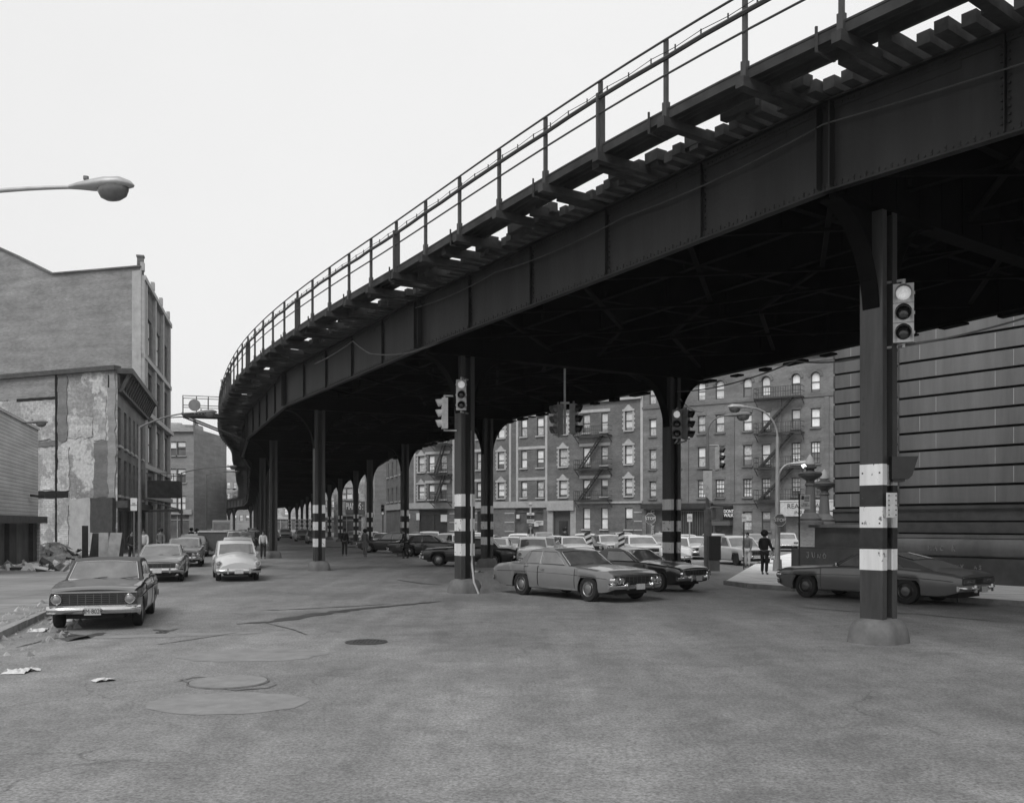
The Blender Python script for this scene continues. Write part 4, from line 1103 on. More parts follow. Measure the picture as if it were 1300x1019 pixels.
    mb.v = [(x*(1+rj.uniform(-.03, .03))+0, y, z+rj.uniform(-.008, .008)) for x, y, z in mb.v]
    mb.build('hair', 'hair', T, smooth=70)
    if cap:
        mb = MB(); mb.lathe([(.115*k, -.02), (.12*k, .03), (.09*k, .09), (.001, .11)], 14, Matrix.Translation(hc+Vector((0, 0, .04)))); mb.build('cap', cap, T, smooth=60)
    if skirt or coat:
        mb = MB(); c = J[Nn['pel']]; mb.lathe([(.24*k, -.36*k), (.21*k, -.1*k), (.17*k, .12*k)], 16, Matrix.Translation(c) @ Matrix.Diagonal((1, .8, 1, 1))); mb.build('coat_tail' if coat else 'skirt', top if coat else legs, T, smooth=60)
    if bag:
        mb = MB(); c = J[Nn['wrr']]; mb.box(c+Vector((.06, 0, -.3)), (.1, .26, .28)); mb.beam(c+Vector((.06, -.08, -.16)), c+Vector((.02, 0, -.06)), .015, .015); mb.build('bag', 'clothm', T)
    return T
def gpy(px, Y, z=0): return Vector(((px-650)*Y/F, Y, z))
person(gp(437.5, 705.5), (-.25, 1), 'person in a dark suit walking away down the middle of the street', 1.80, hair='short', stride=.10, arms=(-.06, .06), elbow=(.05, .1))
person(gp(463.5, 706.5), (.1, 1), 'person with round bushy hair and light jacket walking away beside the far columns', 1.74, top='clothm', legs='clothm', hair='bushy', stride=.16, coat=True)
person(gp(334, 709), (.3, -1), 'person in a white shirt and dark trousers standing beside the near row column', 1.70, top='clothl', legs='clothd', hair='short', stride=.06, arms=(.05, .12), elbow=(.4, .3))
person(gpy(326.5, 74), (-.3, -1), 'person in dark clothes standing deeper between the near row columns', 1.78, hair='short', stride=.05)
person(gpy(315.5, 80), (0, -1), 'person in dark clothes far back by the pale cars in the avenue', 1.75, hair='short', stride=.1)
kz = .145
person(gpy(182.5, 46.5, kz), (.2, -1), 'person in a white shirt on the left pavement behind the lamp post', 1.72, top='clothl', hair='short', stride=.05)
person(gpy(167, 47.5, kz), (.7, -.6), 'person in dark clothes on the left pavement just left of the lamp post', 1.65, top='clothd', hair='short', stride=.04)
person(gpy(204, 55, kz), (.3, -1), 'person in a mid grey coat on the left pavement beneath the awning', 1.68, top='clothm', hair='bushy', coat=True)
person(gpy(243, 74, 0), (.2, -1), 'person in dark clothes farther up the left pavement by the brick corner building', 1.75)
person(gpy(250, 70, 0), (.2, -1), 'person stepping off the left kerb by the brick corner building, light jacket', 1.7, top='clothm')
person(gp(970.5, 733)+Vector((0, 0, .13)), (.5, .9), 'person in dark clothes with bushy hair at the kerb left of the STOP sign pole', 1.70, top='clothd', legs='clothd', hair='bushy', stride=.05, arms=(.10, .16), elbow=(.5, .5))
person(gpy(949, 46), (-.5, -1), 'person in light grey clothes beside the light grey wagon', 1.70, top='clothm', legs='clothl', hair='short', stride=.08)
person(gpy(717, 62.5), (.3, -1), 'person in a white cap between parked cars right of the sign totem', 1.85, top='clothd', cap='sign')
person(gpy(516.5, 58.2), (-1, -.2), 'person leaning over the bonnet of the large dark sedan beside a far row column', 1.80, hair='short', lean=.20, stride=.1)
# ------------------------------------------------------------------ traffic lights, lamps, signs
def signal(top, face, label, lit=None, s=1.0, house='sighouse', group='traffic lights at the crossing', arm=None, visor='sigdark'):
    """top: centre of the top of the housing; face: direction it looks"""
    rz = math.atan2(face[1], face[0])+math.pi/2
    T = thing('traffic_light', label, 'traffic light', top, rz, group)
    w_, hh = .34*s, 1.04*s
    mb = MB()
    for k in range(3): mb.box((0, 0, -hh*(k+.5)/3), (w_, .2*s, hh/3-.012))
    mb.box((0, .01, -hh/2), (w_*.94, .17*s, hh-.02))
    mb.cyl((0, .0, 0), (0, 0, .09*s), .035*s, n=8); mb.cyl((0, 0, -hh-.07*s), (0, 0, -hh), .035*s, n=8)
    for k in range(3):
        for sx in (-1, 1): mb.box((sx*w_*.5, -.05*s, -hh*(k+.5)/3), (.035, .05, .05))
    mb.build('housing', house, T)
    for k in range(3):
        c = Vector((0, -.1*s, -hh*(k+.5)/3)); r = .125*s
        mt = Matrix.Translation(c) @ Matrix.Rotation(math.pi/2, 4, 'X')
        mb = MB(); mb.lathe([(r, 0), (r*.95, .02), (r*.6, .04), (.001, .05)], 16, mt); mb.build('lens', 'glow' if lit == k else 'lens', T, smooth=60)
        mb = MB(); n = 14; vs = []
        for q in range(n+1):
            a = R(-40)+R(260)*q/n; x, z = r*1.12*math.cos(a), r*1.12*math.sin(a)
            dp = .22*s*(.45+.55*max(0, (math.sin(a)+.65)/1.65))
            vs += [c+Vector((x, 0, z)), c+Vector((x, -dp, z-.02))]
        mb.add(vs, [[2*q, 2*q+1, 2*q+3, 2*q+2] for q in range(n)]); mb.build('visor', visor, T, smooth=50)
    if arm:
        A = Matrix.Rotation(-rz, 3, 'Z') @ (Vector(arm)-Vector(top))
        mb = MB(); mb.cyl((0, 0, .07*s), (A.x, A.y, .07*s), .028, n=8); mb.cyl((0, 0, -hh-.05*s), (A.x, A.y, -hh-.05*s), .028, n=8); mb.build('mounting_arm', 'siglight', T)
    return T
c0 = PP[3]; c1 = PP[4]; c2 = PP[4]+NN[4]*UW
p = at(1147, 361, 17.0); signal(p, (-p.x, -p.y), 'pale traffic light with top lamp lit, on the right of the nearest column', lit=0, house='siglight', arm=(c0.x+.15, c0.y+.1, p.z), s=1.02)
p = at(585.5, 482, 28.9); signal(p, (.1, -1), 'traffic light with top lamp lit facing the camera, on the drainpipe column', lit=0, s=.90, arm=(c1.x+.1, c1.y, p.z), house='siglight')
p = at(564.5, 505, 29.2); signal(p, (-1, -.15), 'pale traffic light seen side-on facing left, on the left of the drainpipe column', s=.92, house='siglight', arm=(c1.x-.1, c1.y, p.z), visor='siglight')
pc = at(717, 513, 31.5)
T = thing('signal_hanger', 'thin vertical pipe hanging from the railway that carries the pair of traffic lights', 'signal hanger', (pc.x, pc.y, pc.z))
mb = MB(); mb.cyl((0, 0, .02), (0, 0, 1.55), .035); mb.cyl((0, 0, -1.0), (0, 0, .02), .045); mb.box((0, 0, .04), (.3, .12, .06)); mb.build('pipe', 'siglight', T)
signal(pc+Vector((-.22, 0, -.02)), (-.9, -.45), 'hanging traffic light facing left, left one of the suspended pair', s=.98, visor='sighouse')
signal(pc+Vector((.30, .05, .02)), (.93, -.36), 'hanging traffic light with black visors facing right, right one of the suspended pair', s=.98)
p = at(860, 520, 32.2); signal(p, (-.35, -1), 'traffic light facing the camera on the right of the arched middle column', lit=0, s=.95, arm=(c2.x+.1, c2.y-.1, p.z))
p = at(871, 520, 32.4); signal(p, (.9, -.45), 'traffic light facing right with its bottom lamp lit, beside the arched middle column', lit=2, s=.98, arm=(c2.x+.2, c2.y-.1, p.z))
p = at(912, 567, 41); pole1 = gpy(898.5, 41)
signal(p, (.85, -.5), 'traffic light facing right on the corner lamp pole above the DONT WALK sign', s=.95, arm=(pole1.x, pole1.y, p.z), house='siglight')
p = at(475-1.5, 641, 92); 
sg = signal(at(486, 640, 92), (0, -1), 'tiny distant traffic light with bottom lamp lit, left of the brick corner', lit=2, s=1.0, group=None); 
mb = MB(); mb.cyl((0, .15, 0), (0, .15, -sg.location.z), .07); mb.build('pole', 'lampd', sg)

def lamp(base, h, arm_dir, arm_len, label, curve='straight', rise=.5, lit=False, pole=True, group='cobra-head street lamps', m='lamp', second=None, poleR=.085, headscale=1.):
    """pole with arm towards arm_dir, ending in a cobra head"""
    T = thing('street_lamp', label, 'street lamp', base, 0, group)
    d = Vector((arm_dir[0], arm_dir[1], 0)).normalized(); Z = Vector((0, 0, 1))
    mb = MB(); mb.cyl((0, 0, 0), (0, 0, h), poleR*1.15, poleR*.62, n=12); mb.cyl((0, 0, 0), (0, 0, .5), poleR*1.9, poleR*1.6, n=12); mb.build('pole', m, T, smooth=40)
    def arm(h0, dd, ln, rs, cur, lt):
        pts = []
        for k in range(13):
            t = k/12
            if cur == 'arch': a = math.pi/2*t*1.04; pts.append(dd*(ln*(1-math.cos(a)))+Z*(h0+rs*math.sin(a)))
            else: pts.append(dd*(ln*t)+Z*(h0+rs*(1-(1-t)**2)))
        mb = MB(); mb.tube(pts, [.045-.015*k/12 for k in range(13)], 8); ar = mb.build('arm', m, T, smooth=50)
        e = pts[-1]; s = headscale; mt = Matrix.Translation(e) @ Matrix.Rotation(math.atan2(dd.y, dd.x), 4, 'Z') @ Matrix.Rotation(R(-4), 4, 'Y')
        # head: loft along local x
        pr = [(-.05, .045, .04, 0), (.10, .09, .065, .0), (.3, .14, .10, -.01), (.55, .19, .12, -.015), (.78, .18, .11, -.02), (.93, .10, .06, -.04), (.98, .02, .015, -.055)]
        vs = []; n = 14
        for x, w_, u, zc in pr:
            for k in range(n):
                a = 2*math.pi*k/n; z = zc+(u*math.sin(a) if math.sin(a) > 0 else u*.62*math.sin(a)); vs.append(mt @ Vector((x*s, w_*math.cos(a)*s, z*s)))
        mb = MB(); mb.add(vs, [[i*n+k, i*n+(k+1) % n, (i+1)*n+(k+1) % n, (i+1)*n+k] for i in range(len(pr)-1) for k in range(n)]+[list(range(n-1, -1, -1)), [(len(pr)-1)*n+k for k in range(n)]])
        hd = mb.build('lamp_head', m, T, smooth=50)
        mb = MB(); vs = []
        m2 = mt @ Matrix.Translation((.64*s, 0, -.055*s)) @ Matrix.Diagonal((1.45, .95, 1, 1))
        mb.lathe([(.175*s, .02), (.17*s, -.06*s), (.14*s, -.15*s), (.08*s, -.20*s), (.001, -.215*s)], 16, m2); mb.build('lens_bowl', 'lit' if lt else 'bowl', hd, smooth=60)
        mb = MB(); q = mt @ Vector((.22*s, 0, .10*s)); mb.cyl(q, q+Z*.05*s, .045*s, n=8); mb.build('photocell', 'lampd', hd)
    arm(h-.05, d, arm_len, rise, curve, lit)
    if second: arm(*second)
    return T
# nearest lamp, pole outside the left edge
Yl = 14.3; e = at(93, 243, Yl)
lamp((e.x-2.75, Yl+.1, .14), e.z-.25, (1, -.04), 2.75, 'large pale cobra-head street lamp reaching in from the left edge against the sky', rise=.22, headscale=.96)
p = gpy(177.5, 44.5); e = at(251, 525.5, 44.5)
lamp((p.x, p.y, .14), at(177, 541, 44.5).z-.14, (1, -.05), (e.x-p.x), 'tall street lamp with long upswept arm standing on the left pavement', rise=e.z-at(177, 541, 44.5).z+.1, m='lampd')
p = gpy(230.5, 78); e = at(286, 592, 78)
lamp((p.x, p.y, .14), at(230, 600, 78).z-.1, (1, 0), e.x-p.x, 'second lamp post up the left pavement, arm reaching over the avenue', rise=.5, m='lampd')
p = gpy(262, 112); lamp((p.x, p.y, 0), 7.9, (1, 0), 3.0, 'third lamp post far up the avenue by the brick corner building', rise=.4, m='lampd')
p = gpy(252, 150); lamp((p.x, p.y, 0), 7.3, (1, 0), 5.0, 'farthest lamp post, its lamp low above the far bend of the railway', rise=.4, m='lamp')
e = at(38, 536, 46); lamp((e.x-3.2, e.y, .14), e.z-.6, (1, 0), 3.1, 'street lamp whose head shows in front of the white clapboard building', rise=.5, m='lampd')
hp = at(898.5, 552, 41).z
lamp((pole1.x, pole1.y, .13), hp, (1, -.1), 0.75, 'corner street lamp with short arched arm carrying the traffic light and vertical sign', curve='arch', rise=.75, m='lampd', poleR=.10, headscale=1.1)
p2 = gpy(987, 40); h2 = at(987, 558, 40).z
lamp((p2.x, p2.y, .13), h2, (-1, -.12), 1.15, 'tall pale street lamp with two arms, the lower one lit', curve='arch', rise=1.25, m='lamp', poleR=.11, second=(at(987, 617, 40).z, Vector((1, -.1, 0)).normalized(), .55, .82, 'arch', True))

def sign_post(px, Y, z0, z1, w_, label, name='street_sign', face='sign', txt=None, tsz=.2, shape='rect', post='lampd', zp=None, txt_m='ink', z_base=0, rz=0., name2='sign'):
    p = gpy(px, Y, z_base); T = thing(name, label, name2, p, rz)
    mb = MB(); mb.cyl((0, .03, 0), (0, .03, (zp or z1)-z_base), .03, n=8); mb.build('post', post, T)
    mb = MB(); zc = (z0+z1)/2-z_base; hh = z1-z0
    if shape == 'oct':
        r = hh/2/math.cos(math.pi/8); vs = [(r*math.cos(math.pi/8+k*math.pi/4), y, zc+r*math.sin(math.pi/8+k*math.pi/4)) for y in (-.01, .0) for k in range(8)]
        mb.add(vs, [list(range(8)), list(range(15, 7, -1))]+[[k, (k+1) % 8, 8+(k+1) % 8, 8+k] for k in range(8)])
        pl = mb.build('plate', face, T)
        mb = MB(); mb.tube([Vector((r*.93*math.cos(math.pi/8+k*math.pi/4), -.014, zc+r*.93*math.sin(math.pi/8+k*math.pi/4))) for k in range(9)], .008, 4); mb.build('border', 'inkw', pl)
    else:
        mb.box((0, -.01, zc), (w_, .02, hh)); pl = mb.build('plate', face, T)
    if txt: text(txt, tsz, (0, -.026, zc), 0, txt_m, pl, ext=.004, rel=False)
    return T
Zp = lambda y, Y: H+(HY-y)*Y/F
sign_post(170, 43.5, Zp(648, 43.5), Zp(632, 43.5), .30, 'blank white sign fixed beside the left pavement lamp post', txt='NO\nPARKING', tsz=.09, z_base=.14)
sign_post(825.5, 62, Zp(665, 62), Zp(651, 62), .72, 'STOP sign in front of the lettered shop window left of the arched middle column', 'stop_sign', 'signm', 'STOP', .28, 'oct', txt_m='inkw')
sign_post(990, 39.6, Zp(668, 39.6), Zp(652, 39.6), .6, 'STOP sign fixed on the tall two-armed lamp pole', 'stop_sign', 'signm', 'STOP', .2, 'oct', txt_m='inkw', z_base=.13)
sign_post(875.5, 56, Zp(662, 56), Zp(652, 56), .30, 'small white parking sign on a pale post in front of the barred shop front', post='lamp', face='sign', txt='NO\nPARK', tsz=.11)
sign_post(944.5, 44, Zp(662, 44), Zp(652, 44), .20, 'small white sign on a dark post left of the STOP sign pole', post='iron', txt='NO', tsz=.1)
T = sign_post(1015, 33.5, Zp(646, 33.5), Zp(628, 33.5), .0, 'tall thin dark post with a flag-striped notice in front of the stone lamp standards', 'notice_post', post='iron', zp=Zp(626, 33.5), z_base=.13)
pl = [c for c in KIDS(T) if c.name.startswith('plate')][0]; bpy.data.objects.remove(pl)
mb = MB(); zc = Zp(637, 33.5)-.13; mb.box((.20, -.02, zc), (.34, .02, .50)); pl = mb.build('notice', 'sign', T)
mb = MB()
for k in range(4): mb.box((.25, -.034, zc+.19-.05*k), (.18, .006, .022))
mb.box((.10, -.035, zc+.15), (.09, .006, .13)); mb.build('flag_print', 'ink', pl)
text('POST\nNO BILLS', .07, (.20, -.035, zc-.1), 0, 'ink', pl, ext=.003, rel=False)
# DONT WALK box on the corner pole
pb = at(915.5, 651.5, 40.6)
T = thing('pedestrian_signal', 'black DONT WALK pedestrian signal box on the corner lamp pole', 'pedestrian signal', pb, R(18))
mb = MB(); mb.box((-.17, 0, 0), (.34, .34, .52)); mb.build('side_case', 'lampd', T)
mb = MB(); mb.box((.24, -.05, 0), (.46, .28, .56)); mb.box((.0, 0, .32), (.9, .36, .03)); mb.box((0, 0, -.31), (.9, .3, .03)); mb.build('case', 'signd', T)
text('DONT\nWALK', .20, (.245, -.20, 0), 0, 'dw', T, ext=.004, rel=False, sx=.82)
mb = MB(); mb.cyl((-.34, .05, .2), (-.62, .1, .2), .03); mb.cyl((-.34, .05, -.2), (-.62, .1, -.2), .03); mb.build('mounting_arm', 'lampd', T)
pb = at(897.5, 617, 40.8)
T = thing('one_way_sign', 'white vertical arrow-shaped street name sign hanging on the corner lamp pole', 'street sign', pb)
mb = MB(); vs = [(x, y, z) for y in (-.02, .0) for x, z in ((-.19, .66), (.19, .66), (.19, -.66), (.14, -.66), (-.19, -.32))]
mb.add(vs, [[0, 1, 2, 3, 4], [9, 8, 7, 6, 5]]+[[k, (k+1) % 5, 5+(k+1) % 5, 5+k] for k in range(5)]); mb.build('arrow_plate', 'sign', T).location.y = -.12
for k, ch in enumerate('3 AV'): text(ch, .26, (0, -.15, .45-.27*k), 0, 'chalk', T, ext=.003, rel=False) if ch != ' ' else None
mb = MB(); mb.box((0, -.03, .70), (.46, .06, .05)); mb.build('hanger', 'iron', T)
pb = gpy(906.5, 40.2)
T = thing('control_cabinet', 'black traffic control cabinet standing against the corner lamp pole', 'cabinet', (pb.x, pb.y, .13))
mb = MB(); mb.box((0, 0, .95), (.50, .4, .98)); mb.box((0, 0, 1.46), (.54, .44, .04)); mb.build('case', 'signd', T)
mb = MB(); mb.box((0, 0, .22), (.42, .32, .46)); mb.build('pedestal', 'lampd', T)
mb = MB(); mb.box((0, -.205, .95), (.42, .012, .86)); mb.build('door', 'sigdark', T)
mb = MB(); q = pole1-Vector((pb.x, pb.y, 0)); mb.cyl((q.x, q.y, 0), (q.x, q.y, 2.6), .17, n=12); mb.build('pole_base_sleeve', 'lampd', T)
# boxes on the nearest column
q = at(1141, 594, 16.9)
T = thing('column_signal_box', 'dark hooded signal box on the right side of the nearest banded column', 'signal box', q, R(-12))
mb = MB(); mb.box((0, 0, 0), (.28, .3, .40)); mb.box((-.02, 0, -.22), (.2, .24, .05)); mb.build('case', 'sigdark', T)
mb = MB(); mb.add([(.14, -.15, .2), (.14, .15, .2), (.14, .15, -.2), (.14, -.15, -.2), (.30, -.15, .2), (.30, .15, .2), (.20, .15, -.14), (.20, -.15, -.14)], [[0, 1, 5, 4], [0, 4, 7, 3], [1, 2, 6, 5], [3, 7, 6, 2]]); mb.build('hood', 'sigdark', T)
q = at(1132, 641, 16.75)
T = thing('riveted_plate', 'pale riveted steel cover plate on the right edge of the nearest column', 'cover plate', q, R(22))
mb = MB(); mb.box((0, 0, 0), (.22, .03, .44)); mb.build('plate', 'chalk', T)
mb = MB()
for k in range(5):
    for sx in (-1, 1): mb.box((sx*.08, -.02, -.17+.085*k), (.02, .014, .02))
mb.build('rivets', 'iron', T)
q = PP[4]+NN[4]*.16
mb = MB(); mb.tube([(q.x+.10, q.y-.33, z) for z in (3.05, 2.0, 1.3, .9)]+[(q.x+.14, q.y-.40, .6), (q.x+.17, q.y-.46, .35), (q.x+.32, q.y-.6, .0)], .035, 8)
tag(mb.build('drain_pipe', 'lamp'), 'pale drainpipe running down the middle column with a bent shoe at its foot', 'pipe')
mb = MB(); mb.tube([(q.x+.10, q.y-.33, z) for z in (5.0, 4, 3.05)], .04, 8); tag(mb.build('conduit', 'iron'), 'dark conduit above the drainpipe on the middle column', 'pipe')
q = PP[4]+NN[4]*.5
mb = MB(); mb.add([(q.x+.02, q.y-.62, 0), (q.x+.5, q.y-.42, 0), (q.x+.20, q.y-.42, .52), (q.x+.3, q.y-.2, 0)], [[0, 1, 2], [1, 3, 2], [0, 2, 3]])
tag(mb.build('concrete_wedge', 'concrete'), 'small triangular concrete wedge at the foot of the drainpipe', 'wedge')
# sign totem
pt = gpy(673.5, 66)
T = thing('sign_totem', 'stack of small traffic signs on one post on a striped stand in the parking area', 'sign totem', pt)
mb = MB(); mb.cyl((0, .06, 0), (0, .06, Zp(640, 66)), .06); mb.ball((0, .06, Zp(640, 66)), .14, 8); mb.build('post', 'siglight', T)
for k, (ya, yb_, m_, t_) in enumerate(((650.5, 653.5, 'sign', 'BUS'), (654, 658.5, 'signd', '3'), (659, 663.5, 'chalk', 'ONE WAY'), (664, 668, 'signm', 'STOP'))):
    mb = MB(); za, zb_ = Zp(yb_, 66), Zp(ya, 66); mb.box((0, -.02, (za+zb_)/2), (.52, .03, zb_-za)); pl = mb.build('sign_plate', m_, T)
    text(t_, .13, (0, -.045, (za+zb_)/2), 0, 'inkw' if m_ in ('signd', 'signm') else 'ink', pl, ext=.004, rel=False, sx=.7)
mb = MB()
for sx in (-1, 1):
    for k in range(5): mb.beam((sx*(.35-.05*k), .0, .35*k), (sx*(.35-.05*(k+1)), .0, .35*(k+1)), .16, .05, mi=k % 2, up=Vector((0, 1, 0)))
mb.build('striped_stand', ['signd', 'sign'], T)
mb = MB(); mb.box((.62, 0, Zp(663.5, 66)), (.55, .03, .32)); pl = mb.build('side_notice', 'sign', T); text('PARKING\nLOT', .1, (.62, -.03, Zp(663.5, 66)), 0, 'ink', pl, ext=.004, rel=False)
def barricade(px, Y, label, tilt):
    T = thing('striped_barricade', label, 'barricade', gpy(px, Y), R(-10), 'striped barricades in the parking area')
    mb = MB(); n = 9; hh = 1.35
    for k in range(n):
        z0, z1 = .25+k*hh/n, .25+(k+1)*hh/n; w_ = .17
        mb.add([(-w_+tilt*z0, -.03, z0-.06), (w_+tilt*z0, -.03, z0+.10), (w_+tilt*z1, -.03, z1+.10), (-w_+tilt*z1, -.03, z1-.06)], [[0, 1, 2, 3]], mi=k % 2)
    mb.box((tilt*.9, .0, .93), (.32, .04, 1.3), M4=Matrix.Translation((tilt*.93, 0, .93)) @ Matrix.Shear('XZ', 4, (0, 0)) @ Matrix.Rotation(-math.atan(-tilt)*-1, 4, 'Y')@Matrix.Identity(4)) if 0 else None
    mb.build('striped_panel', ['signd', 'sign'], T)
    mb = MB(); mb.beam((tilt*.2, .02, 0), (tilt*1.7, .02, 1.62), .07, .05); mb.beam((-.3, .25, 0), (.1+tilt, 0.03, 1.2), .05, .05); mb.beam((.3, .25, 0), (.1+tilt, 0.03, 1.2), .05, .05); mb.build('legs', 'iron', T)
    return T
barricade(753, 55, 'black and white striped barricade leaning left, behind the roof of the moving sedan', -.22)
barricade(789, 52.5, 'upright black and white striped barricade right of the leaning one', 0.0)

# ------------------------------------------------------------------ buildings
def building(name, label, cat, loc): return thing(name, label, cat, loc)
def window(parent, A, d, n, t0, t1, z0, z1, arch=False, style=0, frame='frame', dark=None, sill=True, depth=.16, trim='trim', sash=True):
    """one window: frame and sash, panes as its child"""
    mb = MB(); P = lambda t, z, o=0: A+d*t+n*o+Vector((0, 0, z))
    o = -depth; fw = .07; up = Vector((0, 0, 1)); zt = z1-((t1-t0)/2 if arch else 0)
    mb.beam(P(t0+fw/2, z0, o), P(t0+fw/2, zt, o), .06, fw, up=d) ; mb.beam(P(t1-fw/2, z0, o), P(t1-fw/2, zt, o), .06, fw, up=d)
    mb.beam(P(t0, z0+fw/2, o), P(t1, z0+fw/2, o), .06, fw)
    zm = (z0+z1)/2
    if sash: mb.beam(P(t0, zm, o+.03), P(t1, zm, o+.03), .06, .06)
    if not arch: mb.beam(P(t0, z1-fw/2, o), P(t1, z1-fw/2, o), .06, fw)
    else:
        r = (t1-t0)/2-fw/2; c = (t0+t1)/2; pts = [P(c+r*math.cos(math.pi*k/8), zt+r*math.sin(math.pi*k/8), o) for k in range(9)]
        for a, b in zip(pts[:-1], pts[1:]): mb.beam(a, b, .06, fw)
    if style in (2,):
        for q in (1/3, 2/3): mb.beam(P(lerp(t0, t1, q), z0, o+.02), P(lerp(t0, t1, q), z1 if not arch else z1-.05, o+.02), .04, .035, up=d)
        for q in (.25, .75): mb.beam(P(t0, lerp(z0, z1, q), o+.02), P(t1, lerp(z0, z1, q), o+.02), .04, .035)
    if sill: mb.beam(P(t0-.12, z0-.08, .06), P(t1+.12, z0-.08, .06), .22, .14, mi=1)
    wn = mb.build('window', [frame, trim], parent, rel=True)
    rs = rnd.random(); mb = MB(); o2 = -depth-.03
    split = z0+(z1-z0)*rnd.choice((.15, .3, .5, .5, .62))
    if dark is True: split = z1
    if dark is False: split = z0+.02
    up_m = 0
    def poly(za, zb_, mi):
        if zb_-za < .03: return
        if arch and zb_ > zt:
            r = (t1-t0)/2; c = (t0+t1)/2
            pts = [P(t0, za, o2), P(t1, za, o2)]+[P(c+r*math.cos(math.pi*k/8), zt+r*math.sin(math.pi*k/8), o2) for k in range(9)]
            mb.add(pts, [list(range(len(pts)))], mi)
        else: mb.quad(P(t0, za, o2), P(t1, za, o2), P(t1, zb_, o2), P(t0, zb_, o2), mi)
    poly(z0, split, 1); poly(split, z1, 0)
    mb.build('pane', [rnd.choice(('blind', 'blind', 'blind3', 'blind2')), rnd.choice(('pane', 'pane', 'blind2', 'blind'))], wn, rel=True)
    return wn
def wall(parent, A, B, z0, z1, ops, m, name='wall', depth=.28):
    """wall from A to B (left to right seen from outside) with real openings (t0,t1,z0,z1,arch)"""
    A = Vector((A[0], A[1], 0)); B = Vector((B[0], B[1], 0)); d = (B-A).normalized(); n = Vector((d.y, -d.x, 0)); L_ = (B-A).length
    P = lambda t, z, o=0: A+d*t+n*o+Vector((0, 0, z))
    ts = sorted(set([0, L_]+[v for o in ops for v in (o[0], o[1]) if 0 < v < L_])); zs = sorted(set([z0, z1]+[v for o in ops for v in (o[2], o[3])]))
    mb = MB()
    for a, b in zip(ts[:-1], ts[1:]):
        for c, e in zip(zs[:-1], zs[1:]):
            tm, zm = (a+b)/2, (c+e)/2
            if any(o[0] < tm < o[1] and o[2] < zm < o[3] for o in ops): continue
            mb.quad(P(a, c), P(b, c), P(b, e), P(a, e))
    for o in ops:
        a, b, c, e = o[:4]; D = -depth
        mb.quad(P(a, c), P(a, e), P(a, e, D), P(a, c, D)); mb.quad(P(b, e), P(b, c), P(b, c, D), P(b, e, D)); mb.quad(P(a, e), P(b, e), P(b, e, D), P(a, e, D)); mb.quad(P(b, c), P(a, c), P(a, c, D), P(b, c, D))
        if len(o) > 4 and o[4]:
            r = (b-a)/2; cc = (a+b)/2; zt = e-r
            for sg in (-1, 1):
                cor = P(cc+sg*r, e); pts = [P(cc+sg*r*math.cos(math.pi/2*k/5), zt+r*math.sin(math.pi/2*k/5)) for k in range(6)]
                for k in range(5): mb.add([cor, pts[k], pts[k+1]], [[0, 1, 2]])
    w_ = mb.build(name, m, parent, rel=True, fix=False)
    return w_, A, d, n
def hull(parent, foot, z0, z1, m, rm='tie', skip=()):
    """back walls and roof; foot counter-clockwise"""
    mb = MB(); k = len(foot)
    for i in range(k):
        if i in skip: continue
        a, b = foot[i], foot[(i+1) % k]; mb.quad((a[0], a[1], z0), (b[0], b[1], z0), (b[0], b[1], z1), (a[0], a[1], z1))
    if mb.v: mb.build('back_wall', m, parent, rel=True)
    mb = MB(); mb.add([(p[0], p[1], z1-.02) for p in foot], [list(range(k))]); mb.build('roof', rm, parent, rel=True)
def band(parent, A, d, n, t0, t1, z0, z1, m, name, out=.08):
    mb = MB(); P = lambda t, z, o=0: A+d*t+n*o+Vector((0, 0, z))
    mb.beam(P(t0, (z0+z1)/2, out/2-.05), P(t1, (z0+z1)/2, out/2-.05), out+.1, z1-z0); return mb.build(name, m, parent, rel=True)
def fire_escape(parent, A, d, n, t0, t1, floors, lad=True):
    P = lambda t, z, o=0: A+d*t+n*o+Vector((0, 0, z))
    mb = MB(); 
    root = None
    for i, z in enumerate(floors):
        m1 = MB(); 
        for k in range(5): m1.beam(P(t0, z, .15+.22*k), P(t1, z, .15+.22*k), .10, .05)
        m1.beam(P(t0, z-.06, 1.1), P(t1, z-.06, 1.1), .06, .12)
        for q in (t0, t1): m1.beam(P(q, z-.06, 0), P(q, z-.06, 1.1), .06, .12); m1.beam(P(q, z-.7, .02), P(q, z-.05, 1.0), .05, .05)
        pf = m1.build('fire_escape_platform', 'iron', parent, rel=True)
        m2 = MB()
        for dz in (.5, .95): 
            m2.beam(P(t0, z+dz, 1.1), P(t1, z+dz, 1.1), .035, .04)
            for q in (t0, t1): m2.beam(P(q, z+dz, 0), P(q, z+dz, 1.1), .035, .04)
        nb = int((t1-t0)/.22)
        for k in range(nb+1): q = lerp(t0, t1, k/nb); m2.beam(P(q, z, 1.1), P(q, z+.95, 1.1), .03, .03, up=d)
        m2.build('railing', 'iron', pf, rel=True)
        if i+1 < len(floors):
            m3 = MB(); zn = floors[i+1]; a, b = t0+.35, t1-.9
            for o in (.25, .75): m3.beam(P(a, z, o), P(b, zn, o), .05, .16)
            for k in range(13): t = (k+.5)/13; m3.beam(P(lerp(a, b, t), lerp(z, zn, t), .25), P(lerp(a, b, t), lerp(z, zn, t), .75), .14, .03)
            m3.build('fire_escape_stair', 'iron', parent, rel=True)
dF = Vector((.83, -.557, 0)); dF.normalize(); nF = Vector((dF.y, -dF.x, 0)); OF = Vector((6.7, 100, 0))
def tF(px):
    q = (px-CX)/F; return (100*q-6.7)/(dF.x-dF.y*q)
def pF(t): return OF+dF*t
